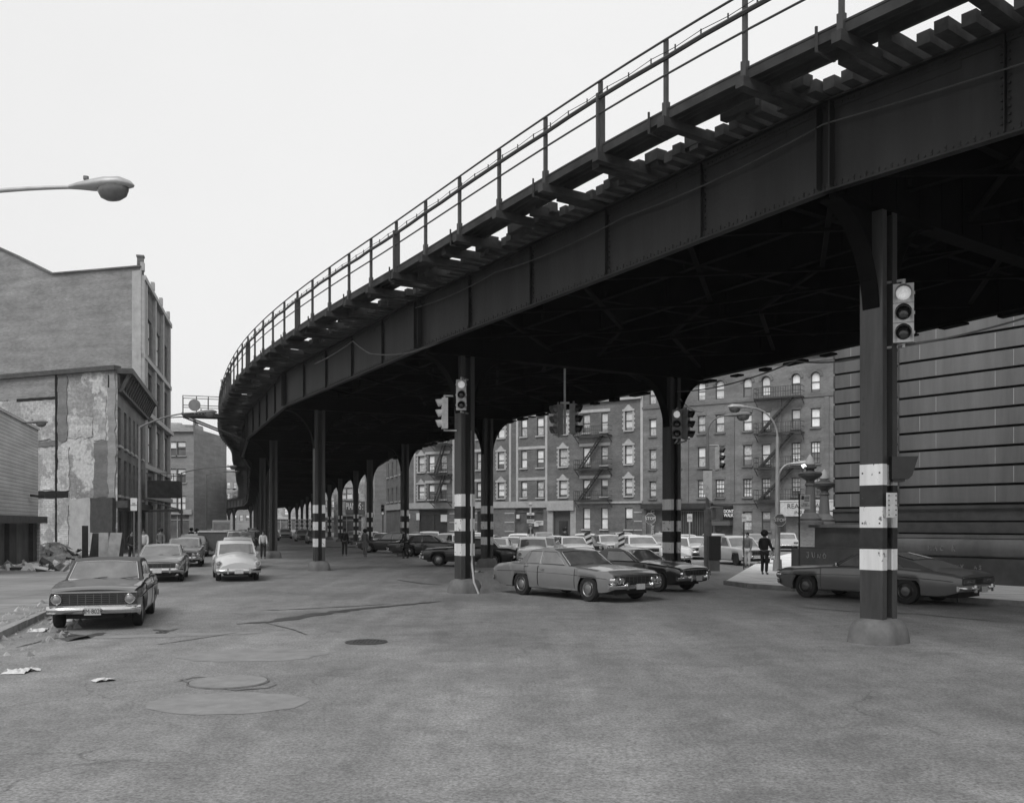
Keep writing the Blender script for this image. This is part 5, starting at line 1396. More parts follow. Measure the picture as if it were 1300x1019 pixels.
# tenement A --------------------------------------------------
ta, tb = tF(515), tF(815.5); A0, B0 = pF(ta), pF(tb)
T = building('brick_tenement', 'long four-storey brick tenement with white stone window surrounds, filling the middle distance', 'tenement', (A0.x, A0.y, 0))
zrow = [(1.55, 3.75), (4.95, 6.72), (8.2, 10.1), (11.65, 13.6)]
cols = [(531, 539, 1), (544, 551.5, 0), (559, 567, 0), (586, 594, 0), (605, 612, 0), (632, 640.5, 1), (661.5, 669, 0), (681.5, 690, 0), (710, 720, 1), (740, 749, 0), (763, 771.5, 0), (793.5, 803, 1)]
ops = []; wins = []
for (x0, x1, s_) in cols:
    for r_, (za, zb_) in enumerate(zrow):
        if r_ == 0 and (x0 < 735): continue
        if r_ == 0 and x0 > 790: pass
        t0, t1 = tF(x0)-ta, tF(x1)-ta; ops.append((t0, t1, za, zb_)); wins.append((t0, t1, za, zb_, s_, r_))
sh = [(532, 568, .25, 3.7), (580, 600, .25, 3.7), (606, 625, .25, 3.5), (654, 690, .5, 3.75)]
for x0, x1, za, zb_ in sh: ops.append((tF(x0)-ta, tF(x1)-ta, za, zb_))
dr = (tF(703)-ta, tF(725)-ta, .15, 3.5); ops.append(dr)
w_, A, d, n = wall(T, A0, B0, 0, 15.9, ops, 'brickA')
for (t0, t1, za, zb_, s_, r_) in wins:
    if s_ and r_ == 0: s_ = 0
    window(T, A, d, n, t0, t1, za, zb_, frame='frame', sill=True)
    if s_ and r_:
        mb = MB(); P = lambda t, z, o=0: A+d*t+n*o+Vector((0, 0, z))
        for k in range(9):
            ww = .30 if k % 2 else .18
            for (e, sg) in ((t0, -1), (t1, 1)):
                z = za-.1+k*(zb_-za+.1)/9; mb.beam(P(e+sg*ww/2, z, 0), P(e+sg*ww/2, z+(zb_-za+.1)/9-.02, 0), .10, ww, up=d)
        mb.beam(P(t0-.25, zb_+.1, .03), P(t1+.25, zb_+.1, .03), .2, .2)
        c = (t0+t1)/2
        for k in range(5): mb.beam(P(c-.5+.1*k, zb_+.2+.1*k, .03), P(c+.5-.1*k, zb_+.2+.1*k, .03), .16, .105)
        mb.build('window_surround', 'trim', T, rel=True)
for x0, x1 in ((540, 571), (582, 616), (657, 694), (736, 775)):
    for r_ in (1, 2, 3):
        band(T, A, d, n, tF(x0)-ta, tF(x1)-ta, zrow[r_][1]+.12, zrow[r_][1]+.42, 'trim', 'lintel_band')
for x in (576, 657, 694, 815, 527, 648):
    band(T, A, d, n, tF(x)-ta-.13, tF(x)-ta+.13, 4.4, 15.0, 'trim', 'pilaster_strip', .10)
band(T, A, d, n, 0, tF(729)-ta, 3.85, 4.55, 'stone', 'stone_fascia', .18)
band(T, A, d, n, tF(696)-ta, tF(703)-ta-.02, 0.1, 3.84, 'stone', 'door_pier', .2); band(T, A, d, n, tF(725)-ta+.02, tF(732)-ta, 0.1, 3.84, 'stone', 'door_pier', .2)
band(T, A, d, n, tF(697)-ta, tF(731)-ta, 3.5, 4.3, 'stone', 'door_hood', .5)
band(T, A, d, n, tF(735)-ta, tF(815.5)-ta, 4.2, 4.38, 'trim', 'string_course', .16)
band(T, A, d, n, 0, tF(815.5)-ta, 14.75, 14.98, 'trim', 'cornice', .35); band(T, A, d, n, 0, tF(815.5)-ta, 15.7, 15.95, 'brickA', 'parapet_coping', .1)
P = lambda t, z, o=0: A+d*t+n*o+Vector((0, 0, z))
for k, (x0, x1, za, zb_) in enumerate(sh):
    mb = MB(); t0, t1 = tF(x0)-ta, tF(x1)-ta; mb.quad(P(t0, za, -.2), P(t1, za, -.2), P(t1, zb_, -.2), P(t0, zb_, -.2))
    m_ = 'shop' if k % 2 else 'shopd'
    if k == 1:
        q = za
        while q < zb_: mb.beam(P(t0, q, -.19), P(t1, q, -.19), .03, .06); q += .15
    mb.build('shop_front', m_, T, rel=True)
    mb = MB(); mb.beam(P(t0, zb_-.45, -.14), P(t1, zb_-.45, -.14), .05, .07); mb.beam(P((t0+t1)/2, za, -.14), P((t0+t1)/2, zb_-.45, -.14), .05, .07, up=d); mb.build('shop_frame', 'frame', T, rel=True)
for (x0, x1, ya, yb_) in ((529, 533, 651, 660), (560, 568, 653, 662), (656, 660, 653, 658), (690-15, 690-6, 662, 668), (518, 521, 652, 658)):
    t0, t1 = tF(x0)-ta, tF(x1)-ta; Yq = pF(ta+t0).y
    mb = MB(); mb.beam(P(t0, Zp((ya+yb_)/2, Yq), .06), P(t1, Zp((ya+yb_)/2, Yq), .06), .04, (yb_-ya)*Yq/F); mb.build('shop_notice', 'sign', T, rel=True)
for x0, x1 in ((571, 579), (600, 606), (641, 653)):
    for z in (1.2, 2.2, 3.2): band(T, A, d, n, tF(x0)-ta, tF(x1)-ta, z, z+.12, 'trim', 'stone_course', .06)
for z in (1.4, 2.3, 3.2):
    band(T, A, d, n, tF(805)-ta, tF(815)-ta, z, z+.12, 'trim', 'stone_course', .06)
mb = MB(); mb.quad(P(dr[0], dr[2], -.27), P(dr[1], dr[2], -.27), P(dr[1], dr[3], -.27), P(dr[0], dr[3], -.27)); dd_ = mb.build('entrance_door', 'signm', T, rel=True)
mb = MB(); c = (dr[0]+dr[1])/2
mb.beam(P(c-.55, 1.3, -.24), P(c+.55, 1.3, -.24), .04, 2.2); mb.build('door_leaf', 'shopd', dd_, rel=True)
fire_escape(T, A, d, n, tF(735)-ta, tF(777)-ta, [4.55, 7.8, 11.25]); fire_escape(T, A, d, n, tF(553)-ta, tF(575)-ta, [4.6, 7.8, 11.25])
# left side street face of tenement A
A1 = Vector((A0.x-4.2, A0.y+14, 0))
ops = []; L1 = (A0-A1).length
for k in range(4):
    for r_, (za, zb_) in enumerate(zrow[1:]): ops.append((1.2+3.2*k, 2.3+3.2*k, za, zb_))
w_, AA, d2, n2 = wall(T, A1, A0, 0, 15.9, ops, 'brickA', 'side_wall')
for o in ops: window(T, AA, d2, n2, *o[:4])
band(T, AA, d2, n2, 0, L1, 3.85, 4.55, 'stone', 'side_fascia', .18); band(T, AA, d2, n2, 0, L1, 14.75, 14.98, 'trim', 'side_cornice', .35)
hull(T, [A0, B0, B0-nF*14, A1-nF*2], 0, 15.9, 'brickA', skip=(0, 3))
# tenement B --------------------------------------------------
ta2, tb2 = tF(815.5), tF(1075); A0, B0 = pF(ta2), pF(tb2)
T = building('grey_tenement', 'grey-brick five-storey tenement with arched top-floor windows and a fire escape', 'tenement', (A0.x, A0.y, 0))
zrow = [(1.45, 3.25), (4.65, 6.35), (7.6, 9.55), (10.9, 12.6), (14.1, 15.9)]
cols = [(824.5, 833), (857, 864.5), (886, 895.5), (908.5, 919.5), (943.5, 954.5), (967, 978), (1005, 1016), (1029.5, 1041)]
ops = []; wl = []
for (x0, x1) in cols:
    for r_, (za, zb_) in enumerate(zrow):
        if r_ == 0 and not (940 < x0 < 975): continue
        o = (tF(x0)-ta2, tF(x1)-ta2, za, zb_, r_ == 4); ops.append(o); wl.append((o, r_, x0))
shb = [(820, 845, .3, 3.5), (856, 905, .2, 3.5), (908, 930, .2, 3.4), (984, 996, .15, 3.2)]
for x0, x1, za, zb_ in shb: ops.append((tF(x0)-ta2, tF(x1)-ta2, za, zb_, False))
w_, A, d, n = wall(T, A0, B0, 0, 17.4, ops, 'brickB')
P = lambda t, z, o=0: A+d*t+n*o+Vector((0, 0, z))
for o, r_, x0 in wl:
    window(T, A, d, n, o[0], o[1], o[2], o[3], arch=o[4], style=2 if (x0 > 1000 and r_ in (1, 2)) or (x0 > 860 and r_ == 1 and x0 < 990) else 0, frame='frame', sill=(r_ < 4), trim='brickB')
    if r_ == 4:
        c = (o[0]+o[1])/2; r = (o[1]-o[0])/2+.16; mb = MB(); pts = [P(c+r*math.cos(math.pi*k/10), o[3]-(o[1]-o[0])/2+r*math.sin(math.pi*k/10), .03) for k in range(11)]
        for a, b in zip(pts[:-1], pts[1:]): mb.beam(a, b, .14, .24)
        mb.build('arch_trim', 'brickL2', T, rel=True)
    else: band(T, A, d, n, o[0]-.1, o[1]+.1, o[3]+.03, o[3]+.28, 'brickL2', 'window_head', .07)
Lb = (B0-A0).length
for z in (13.65, 4.0, 16.9, 17.4): band(T, A, d, n, 0, Lb, z, z+.22, 'brickL2' if z < 17 else 'cornice', 'string_course', .12 if z < 17 else .4)
for x in (846, 872, 930, 990, 1050): band(T, A, d, n, tF(x)-ta2-.2, tF(x)-ta2+.2, 4.2, 13.6, 'brickL2', 'pilaster', .14)
for k, (x0, x1, za, zb_) in enumerate(shb):
    t0, t1 = tF(x0)-ta2, tF(x1)-ta2; mb = MB(); mb.quad(P(t0, za, -.2), P(t1, za, -.2), P(t1, zb_, -.2), P(t0, zb_, -.2)); sf = mb.build('shop_front', ('shop', 'shopd', 'shop', 'shopd')[k], T, rel=True)
    if k == 1:
        mb = MB(); q = t0
        while q < t1: mb.beam(P(q, za, -.1), P(q, zb_-.1, -.1), .03, .035, up=d); q += .24
        mb.beam(P(t0, zb_-.15, -.08), P(t1, zb_-.15, -.08), .06, .08); mb.build('window_bars', 'lampd', sf, rel=True)
    if k == 0:
        for j, wd in enumerate('GROCERY'):
            text(wd, .55, P(t0+.75, 3.3-.42*j, .02), math.atan2(d.y, d.x), 'chalk', sf, ext=.01, sx=1.2)
        mb = MB(); mb.beam(P(t0+1.5, .4, -.1), P(t0+2.6, 1.3, -.1), .04, .12); mb.beam(P(t0+1.4, 1.3, -.1), P(t0+2.6, .4, -.1), .04, .12); mb.build('window_paint', 'chalk', sf, rel=True)
band(T, A, d, n, tF(817)-ta2, tF(906)-ta2, 3.6, 4.1, 'shopd', 'shop_cornice', .7)
mb = MB(); t0, t1 = tF(905)-ta2, tF(931)-ta2; mb.beam(P(t0, 2.9, .5), P(t1, 2.9, .5), .9, 1.9); mb.build('shop_kiosk', 'signm', T, rel=True)
fire_escape(T, A, d, n, tF(962)-ta2, tF(1021)-ta2, [4.3, 7.3, 10.5, 13.75])
hull(T, [A0, B0, B0-nF*14, A0-nF*14], 0, 17.4, 'brickB', skip=(0,))
# lower building behind with jagged roofline seen above tenement B
# billboard
qb = pF(tF(1029)-0)+nF*1.0
T = thing('estate_agent_signboard', 'pale shop signboard reading REAL ESTATE behind the stone lamp standards', 'signboard', (qb.x, qb.y, Zp(645.5, qb.y)), math.atan2(dF.y, dF.x))
mb = MB(); mb.box((0, 0, 0), (4.9, .15, 1.35)); mb.build('board', 'chalk', T); text('REAL ESTATE', .62, (0, -.09, .22), 0, 'ink', T, ext=.01, rel=False, sx=1.0); text('INSURANCE', .42, (0, -.09, -.35), 0, 'ink', T, ext=.01, rel=False)
mb = MB(); mb.box((0, 0, .72), (5.1, .3, .12)); mb.build('top_moulding', 'sign', T)
mb = MB()
for sx in (-2.2, 2.2): mb.box((sx, .55, -1.2), (.12, .12, 2.6)); mb.box((sx, .3, .3), (.1, .6, .1))
mb.build('supports', 'frame', T)

# shops and light buildings seen through the arches (x 425-500)
def simple_block(name, label, cat, A, B, dep, h, m, rows, ncol, z0=4.4, fh=3.3, ww=1.1, wh=1.8, trim='trim', shopm='shop', margin=1.0, extra=None, left=None):
    A = Vector((A[0], A[1], 0)); B = Vector((B[0], B[1], 0)); T = building(name, label, cat, (A.x, A.y, 0)); d = (B-A).normalized(); n = Vector((d.y, -d.x, 0)); L_ = (B-A).length
    ops = []; sp_ = (L_-2*margin)/ncol
    for r_ in range(rows):
        for c in range(ncol):
            t = margin+sp_*(c+.5); ops.append((t-ww/2, t+ww/2, z0+fh*r_+.9, z0+fh*r_+.9+wh))
    shp = (.6, L_-.6, .3, 3.2) if shopm else None
    allops = ops+([shp] if shp else [])
    w_, A_, d, n = wall(T, A, B, 0, h, allops, m)
    for o in ops: window(T, A_, d, n, *o[:4], trim=trim)
    P = lambda t, z, o=0: A_+d*t+n*o+Vector((0, 0, z))
    if shp:
        mb = MB(); mb.quad(P(.6, .3, -.2), P(L_-.6, .3, -.2), P(L_-.6, 3.2, -.2), P(.6, 3.2, -.2)); sf = mb.build('shop_front', shopm, T, rel=True)
        mb = MB(); k = .6
        while k < L_-.6: mb.beam(P(k, .3, -.15), P(k, 3.2, -.15), .06, .1, up=d); k += 1.6
        mb.beam(P(.6, 2.6, -.15), P(L_-.6, 2.6, -.15), .06, .1); mb.build('shop_frame', 'framel', sf, rel=True)
        band(T, A_, d, n, .2, L_-.2, 3.3, 3.9, trim, 'fascia', .2)
    band(T, A_, d, n, 0, L_, h-.5, h, trim, 'cornice', .4)
    hull(T, [A, B, B-n*dep, A-n*dep], 0, h, m, skip=(0,))
    return T, A_, d, n
q1, q2 = gpy(424, 149), gpy(463, 147)
T, A, d, n = simple_block('shop_building', 'pale two-tone shop building with a dark sign reading PIANOS, seen between far columns', 'shop building', q1, q2, 12, 13, 'plaster', 2, 3, trim='trim', z0=5)
P = lambda t, z, o=0: A+d*t+n*o+Vector((0, 0, z)); 
Lq = (q2-q1).length
mb = MB(); mb.beam(P(Lq*.42, 4.6, .3), P(Lq+.1, 4.6, .3), .2, 1.9); sb_ = mb.build('sign_board', 'signm', T, rel=True)
text('PIANOS :', 1.5, P(Lq*.72, 4.75, .46), math.atan2(d.y, d.x), 'inkw', sb_, ext=.02, sx=.52)
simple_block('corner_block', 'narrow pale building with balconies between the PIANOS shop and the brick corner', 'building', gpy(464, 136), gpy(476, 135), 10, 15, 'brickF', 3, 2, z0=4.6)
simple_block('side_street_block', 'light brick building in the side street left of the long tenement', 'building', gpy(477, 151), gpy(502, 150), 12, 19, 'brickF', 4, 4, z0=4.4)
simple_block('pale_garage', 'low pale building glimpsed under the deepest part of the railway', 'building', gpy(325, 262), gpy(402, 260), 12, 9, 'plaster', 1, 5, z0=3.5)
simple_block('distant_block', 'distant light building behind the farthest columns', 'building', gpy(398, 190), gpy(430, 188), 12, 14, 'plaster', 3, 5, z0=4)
# left: far blocks
def zz(y, Y): return Zp(y, Y)
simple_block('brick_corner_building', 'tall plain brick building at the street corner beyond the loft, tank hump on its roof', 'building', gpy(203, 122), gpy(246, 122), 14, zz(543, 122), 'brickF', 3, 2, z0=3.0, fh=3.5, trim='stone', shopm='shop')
T = bpy.data.objects['brick_corner_building']
A = gpy(246, 122); B = gpy(262.5, 152); ops = [(3+5*k, 4.6+5*k, 3.5+3.4*r_, 5.6+3.4*r_) for k in range(5) for r_ in range(4)]
B = A+(B-A).normalized()*27
w_, A_, d, n = wall(T, A, B, 0, zz(543, 122), ops, 'brickF', 'avenue_wall')
for o in ops: window(T, A_, d, n, *o[:4])
mb = MB(); c = gpy(233, 126); mb.cyl((c.x, c.y, zz(543, 122)-.3), (c.x, c.y, zz(537, 122)), 2.6, 2.5, n=16); mb.cyl((c.x-1, c.y, zz(538, 122)), (c.x-1, c.y, zz(533, 122)), 1.0, .8, n=12); mb.build('roof_tank', 'stone', T, rel=True)
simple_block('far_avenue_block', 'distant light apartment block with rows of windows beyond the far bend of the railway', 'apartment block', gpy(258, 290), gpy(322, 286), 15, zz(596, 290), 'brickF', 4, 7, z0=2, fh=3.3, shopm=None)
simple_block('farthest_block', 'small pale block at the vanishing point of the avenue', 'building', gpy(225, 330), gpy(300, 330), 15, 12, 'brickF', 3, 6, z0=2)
# loft building
NA, FA = at(179.5, 340, 80), None
zt = NA.z; A0 = Vector((NA.x, NA.y, 0)); B0 = Vector((-36.3, 100, 0)); W0 = gpy(-60, 86)
T = building('loft_building', 'tall brick loft building with blank side wall, highest building on the left', 'loft building', (A0.x, A0.y, 0))
d0 = (B0-A0).normalized(); LL = (B0-A0).length
ops = []
zf = [(zt-6.9, zt-3.0), (zt-11.2, zt-7.9), (zt-14.8, zt-12.2), (4.2, 7.4)]
for za, zb_ in [(zt-6.6, zt-3.4), (zt-11.6, zt-8.2), (zt-16.2, zt-12.9), (zt-20.2, zt-17.4)]:
    for k in range(3): 
        t = 2.2+k*6.1; ops.append((t, t+4.4, za, zb_))
w_, A_, d, n = wall(T, A0, B0, 0, zt-.6, ops, 'brickL2', 'street_wall', .4)
P = lambda t, z, o=0: A_+d*t+n*o+Vector((0, 0, z))
for o in ops:
    for k in range(3):
        a = o[0]+.1+k*1.45; window(T, A_, d, n, a, a+1.3, o[2]+.05, o[3], dark=True if rnd.random() < .7 else None, sill=False)
for t in (0, 1.2, 7.4, 13.5, 19.4): band(T, A_, d, n, t, t+.8, 0, zt-.6, 'stone', 'pilaster', .25)
for z, o in ((zt-1.0, .35), (zt-7.6, .3), (zt-12.4, .5), (zt-16.9, .3), (4.3, .4)): band(T, A_, d, n, 0, LL, z, z+.4, 'stone', 'ledge', o)
for t in (0, 6.8, 13, 19.2): band(T, A_, d, n, t, t+.6, zt-.2, zt+.5, 'stone', 'parapet_knob', .2)
# side wall with raised gable towards the left
mb = MB(); dS = (A0-W0).normalized(); nS = Vector((dS.y, -dS.x, 0)); 
def PW(px, y):
    # point on the side-wall plane seen at a pixel
    q = (px-CX)/F; t = (q*W0.y-W0.x)/(dS.x-q*dS.y); p = W0+dS*t; return Vector((p.x, p.y, H+(HY-y)*p.y/F))
tp = [PW(-60, 288), PW(22, 325), PW(68, 348), PW(175, 339), PW(179.5, 339)]
vs = []
for p in tp: vs += [Vector((p.x, p.y, 0)), p]
mb.add(vs, [[2*k, 2*k+2, 2*k+3, 2*k+1] for k in range(len(tp)-1)]); mb.build('side_wall', 'brickL', T, rel=True, fix=False)
mb = MB()
for a, b in zip(tp[:-1], tp[1:]): mb.beam(a+Vector((0, 0, .03)), b+Vector((0, 0, .03)), .45, .12)
mb.build('coping', 'brickL2', T, rel=True)
band(T, W0, dS, nS, (A0-W0).length-.9, (A0-W0).length-.0, 0, zt-.2, 'stone', 'corner_pier', .06)
mb = MB(); c = A0.lerp(B0, .03)-n*.15; mb.box((c.x, c.y, zt+.35), (.5, .5, 1.5), math.atan2(d.y, d.x)); mb.box((c.x, c.y, zt+1.1), (.62, .62, .16), math.atan2(d.y, d.x)); mb.build('chimney', 'brickL2', T, rel=True)
hull(T, [W0, A0, B0, B0-n*30], 0, zt-.9, 'brickL', skip=(0, 1))
mb = MB(); mb.cyl(P(19, zt-10.6, .2), P(19.3, zt-10.4, 2.2), .06); mb.build('flag_pole', 'lampd', T, rel=True)
# three-storey remnant
zt = 12.2
A0 = Vector((-25.55, 61.2, 0)); B0 = Vector((-30.4, 78.4, 0)); W0 = gpy(-30, 66.2)
T = building('party_wall_building', 'three-storey brick building with scarred party wall and dark bracketed cornice', 'building', (A0.x, A0.y, 0))
d0 = (B0-A0).normalized(); LL = (B0-A0).length
def tL(px): q = (px-CX)/F; return (q*A0.y-A0.x)/(d0.x-q*d0.y)
ops = []; cols = [(150, 153.3), (157.6, 160.6), (163.6, 166.2), (169.2, 171.5), (173.8, 175.6), (178.6, 180.8)]
rws = [(7.25, 9.75), (4.0, 6.45)]
for x0, x1 in cols:
    for za, zb_ in rws: ops.append((tL(x0), tL(x1), za, zb_))
shl = [(tL(151), tL(157), .3, 3.0), (tL(158.5), tL(166.5), .3, 3.0), (tL(169), tL(174), .3, 3.0), (tL(176), tL(184), .3, 3.0)]
ops = [(max(.3, a), b, c, e) for a, b, c, e in ops]
w_, A_, d, n = wall(T, A0, B0, 0, zt, ops+shl, 'brickL2', 'street_wall')
P = lambda t, z, o=0: A_+d*t+n*o+Vector((0, 0, z))
for o in ops: window(T, A_, d, n, *o[:4], dark=True if o[2] > 5 else None, sill=True)
for a, b, c, e in shl:
    mb = MB(); mb.quad(P(a, c, -.2), P(b, c, -.2), P(b, e, -.2), P(a, e, -.2)); mb.build('shop_front', 'shopd', T, rel=True)
band(T, A_, d, n, 0, LL, 3.15, 3.6, 'cornice', 'shop_cornice', .6)
band(T, A_, d, n, 0, LL, zt-.35, zt, 'cornice', 'roof_cornice', .95); band(T, A_, d, n, .2, LL, zt-1.5, zt-1.3, 'cornice', 'cornice_base', .3)
k = .4
while k < LL:
    mb = MB(); mb.beam(P(k, zt-1.4, .2), P(k, zt-.3, .7), .22, .25, up=d); k += 1.15; mb.build('cornice_bracket', 'cornice', T, rel=True)
band(T, A_, d, n, .1, LL, zt-1.3, zt-.4, 'cornice', 'frieze', .12)
dS = (A0-W0).normalized(); nS = Vector((dS.y, -dS.x, 0))
mb = MB(); a_, b_ = W0, A0; mb.quad((a_.x, a_.y, 0), (b_.x, b_.y, 0), (b_.x, b_.y, zt-.1), (a_.x, a_.y, zt-.1)); mb.build('party_wall', 'party', T, rel=True, fix=False)
LW = (A0-W0).length
def tW(px): q = (px-CX)/F; return (q*W0.y-W0.x)/(dS.x-q*dS.y)
def pz(y, px): return Zp(y, (W0+dS*tW(px)).y)
def patchw(x0, x1, ya, yb_, m, name, out=.03):
    xm = (x0+x1)/2; t0, t1, z0, z1 = tW(x0), tW(x1), pz(yb_, xm), pz(ya, xm)
    pts = []; j = .09 if m not in ('joint', 'woodd') else .02
    for (a, c), (b, e) in (((t0, z0), (t1, z0)), ((t1, z0), (t1, z1)), ((t1, z1), (t0, z1)), ((t0, z1), (t0, z0))):
        nn_ = max(2, int((abs(a-b)+abs(c-e))/.3))
        for k in range(nn_): q = k/nn_; pts.append((a+(b-a)*q+rnd.uniform(-j, j), c+(e-c)*q+rnd.uniform(-j, j)))
    mb = MB(); n_ = len(pts); PS = lambda t, z, o: W0+dS*t+nS*o+Vector((0, 0, z))
    mb.add([PS(t, z, out) for t, z in pts]+[PS(t, z, -.05) for t, z in pts], [list(range(n_))]+[[k, (k+1) % n_, n_+(k+1) % n_, n_+k] for k in range(n_)])
    return mb.build(name, m, T, rel=True)
patchw(-25, 72, 472, 508, 'brickL', 'upper_brick_patch', .04); patchw(-25, 71, 509, 560, 'plaster', 'plaster_field', .05)
patchw(49, 71, 568, 622, 'plaster', 'plaster_field', .05); patchw(74, 86, 476, 560, 'brickL2', 'flue_scar', .06); patchw(119, 135, 504, 558, 'plaster', 'plaster_field', .05)
patchw(87, 118, 530, 556, 'plaster', 'plaster_field', .045); patchw(74, 88, 568, 640, 'plaster', 'plaster_field', .055); patchw(120, 138, 560, 632, 'brickL2', 'flue_scar', .05)
patchw(49, 88, 623, 632, 'joint', 'beam_pocket', .06); patchw(49, 72, 561, 567, 'brickL2', 'beam_line', .06); patchw(22, 71, 505, 508.5, 'joint', 'beam_line', .07)
patchw(89, 118, 633, 700, 'stone', 'cement_render', .05); patchw(49, 87, 634, 690, 'plaster', 'cement_render', .05)
patchw(71, 73.2, 476, 700, 'joint', 'flue_line', .08); patchw(138, 147.5, 474, 640, 'brickF', 'rough_brick_end', .08); patchw(119, 147, 632, 676, 'woodd', 'hoarding', .3)
patchw(138.5, 140, 476, 492, 'joint', 'slot', .10)
mb = MB()
for a, b in ((W0, A0),): 
    mb.beam(Vector((a.x, a.y, zt)), Vector((b.x, b.y, zt)), .6, .3)
mb.build('roof_edge', 'cornice', T, rel=True)
hull(T, [W0, A0, B0, B0-n*10], 0, zt-.2, 'brickL2', skip=(0, 1))
# marquee and awning
q = P(LL-1.5, 5.0, .3)
T2 = thing('shop_marquee', 'dark boxy hanging sign with a railing projecting over the left pavement', 'hanging sign', q, math.atan2(d.y, d.x))
mb = MB(); mb.box((-.3, -1.35, -.1), (2.2, 2.5, 1.35)); mb.build('box', 'cornice', T2)
mb = MB()
for k in range(6): mb.beam((-1.4, -.1-.5*k, .6), (-1.4, -.1-.5*k, 1.15), .05, .05)
mb.beam((-1.4, 0, 1.15), (-1.4, -2.6, 1.15), .05, .05); mb.build('railing', 'iron', T2)
q = P(LL-.5, 3.6, .1)
T2 = thing('shop_awning', 'grey canvas awning with a pale valance below the dark hanging sign', 'awning', q, math.atan2(d.y, d.x))
mb = MB(); mb.add([(-2.5, 0, .5), (2.5, 0, .5), (2.5, -2.7, -.3), (-2.5, -2.7, -.3), (-2.5, 0, .42), (2.5, 0, .42), (2.5, -2.7, -.38), (-2.5, -2.7, -.38)], [[0, 1, 2, 3], [7, 6, 5, 4], [0, 3, 7, 4], [1, 5, 6, 2], [3, 2, 6, 7]]); mb.build('canvas', 'signm', T2)
mb = MB(); mb.box((0, -2.72, -.5), (5, .04, .28)); mb.box((-2.5, -1.35, -.45), (.04, 2.7, .22)); mb.build('valance', 'lampd', T2)
mb = MB(); mb.beam((-2.5, -2.7, -.4), (-2.5, 0, -.5), .05, .05); mb.beam((2.5, -2.7, -.4), (2.5, 0, -.5), .05, .05); mb.build('frame', 'iron', T2)
# white clapboard building
A0 = gpy(-40, 36); B0 = gpy(48.5, 50)
T = building('clapboard_building', 'white clapboard building at the left edge with a dark shop cornice and doorway below', 'building', (A0.x, A0.y, 0))
d0 = (B0-A0).normalized(); n0 = Vector((d0.y, -d0.x, 0)); LL = (B0-A0).length
def tC(px): q = (px-CX)/F; return (q*A0.y-A0.x)/(d0.x-q*d0.y)
shc = [(tC(21), tC(42), .2, 2.15), (tC(-25), tC(12), .2, 2.15)]
w_, A_, d, n = wall(T, A0, B0, 0, 2.5, shc, 'woodd', 'shop_wall')
mb = MB(); mb.quad((A0.x, A0.y, 2.5), (B0.x, B0.y, 2.5), (B0.x, B0.y, 7.1), (A0.x, A0.y, 7.1)); mb.build('clapboard_wall', 'siding', T, rel=True, fix=False)
band(T, A_, d, n, 0, LL, 2.15, 2.5, 'cornice', 'shop_cornice', .45); band(T, A_, d, n, 0, LL, 7.05, 7.16, 'siding', 'roof_edge', .08)
P = lambda t, z, o=0: A_+d*t+n*o+Vector((0, 0, z))
for a, b, c, e in shc:
    mb = MB(); mb.quad(P(a, c, -.2), P(b, c, -.2), P(b, e, -.2), P(a, e, -.2)); mb.build('shop_window', 'shop', T, rel=True)
band(T, A_, d, n, LL-.4, LL, 0, 2.15, 'siding', 'corner_post', .1)
mb = MB(); mb.beam(P(tC(36), 3.55, .1), P(tC(41), 3.5, .5), .06, .12); mb.build('wall_bracket', 'iron', T, rel=True)
hull(T, [A0, B0, B0-n0*12, A0-n0*12], 0, 7.1, 'siding', skip=(0,))
# rubble, boards
def heap(px, Y, sx, sy, hgt, m, label, nm='rubble_heap', n=60):
    p = gpy(px, Y); T = thing(nm, label, 'rubble', p)
    mb = MB(); nx = 18
    vs = [((i/(nx-1)-.5)*sx, (j/(nx-1)-.5)*sy, max(0, hgt*math.cos(math.pi*(i/(nx-1)-.5))*math.cos(math.pi*(j/(nx-1)-.5))*(.6+.6*rnd.random()))-.02) for i in range(nx) for j in range(nx)]
    mb.add(vs, [[i*nx+j, i*nx+j+1, (i+1)*nx+j+1, (i+1)*nx+j] for i in range(nx-1) for j in range(nx-1)]); mb.build('mound', m, T)
    for k, mm in enumerate(('rubble', 'lite', 'woodd', 'plaster')):
        mb = MB()
        for q in range(n//4):
            x, y = rnd.uniform(-.42, .42)*sx, rnd.uniform(-.42, .42)*sy; z = hgt*.8*math.cos(math.pi*x/sx)*math.cos(math.pi*y/sy)
            s = rnd.uniform(.08, .38)
            mt = Matrix.Translation((x, y, z+.04)) @ Matrix.Rotation(rnd.random()*6, 4, Vector((rnd.random(), rnd.random(), rnd.random())).normalized())
            mb.box((0, 0, 0), (s*rnd.uniform(1, 3), s, s*.35), M4=mt)
        mb.build(('broken_bricks', 'plaster_chunks', 'charred_timbers', 'stone_chunks')[k], mm, T)['kind'] = 'stuff'
    return T
heap(66, 52, 4.2, 3.4, 1.0, 'rubble', 'heap of demolition rubble in the vacant lot between the clapboard building and the scarred wall')
heap(45, 41, 4.6, 2.2, .45, 'lite', 'low heap of pale plaster rubble in front of the larger heap')
heap(92, 40, 3.4, 1.6, .35, 'rubble', 'thin spread of rubble behind the old black sedan')
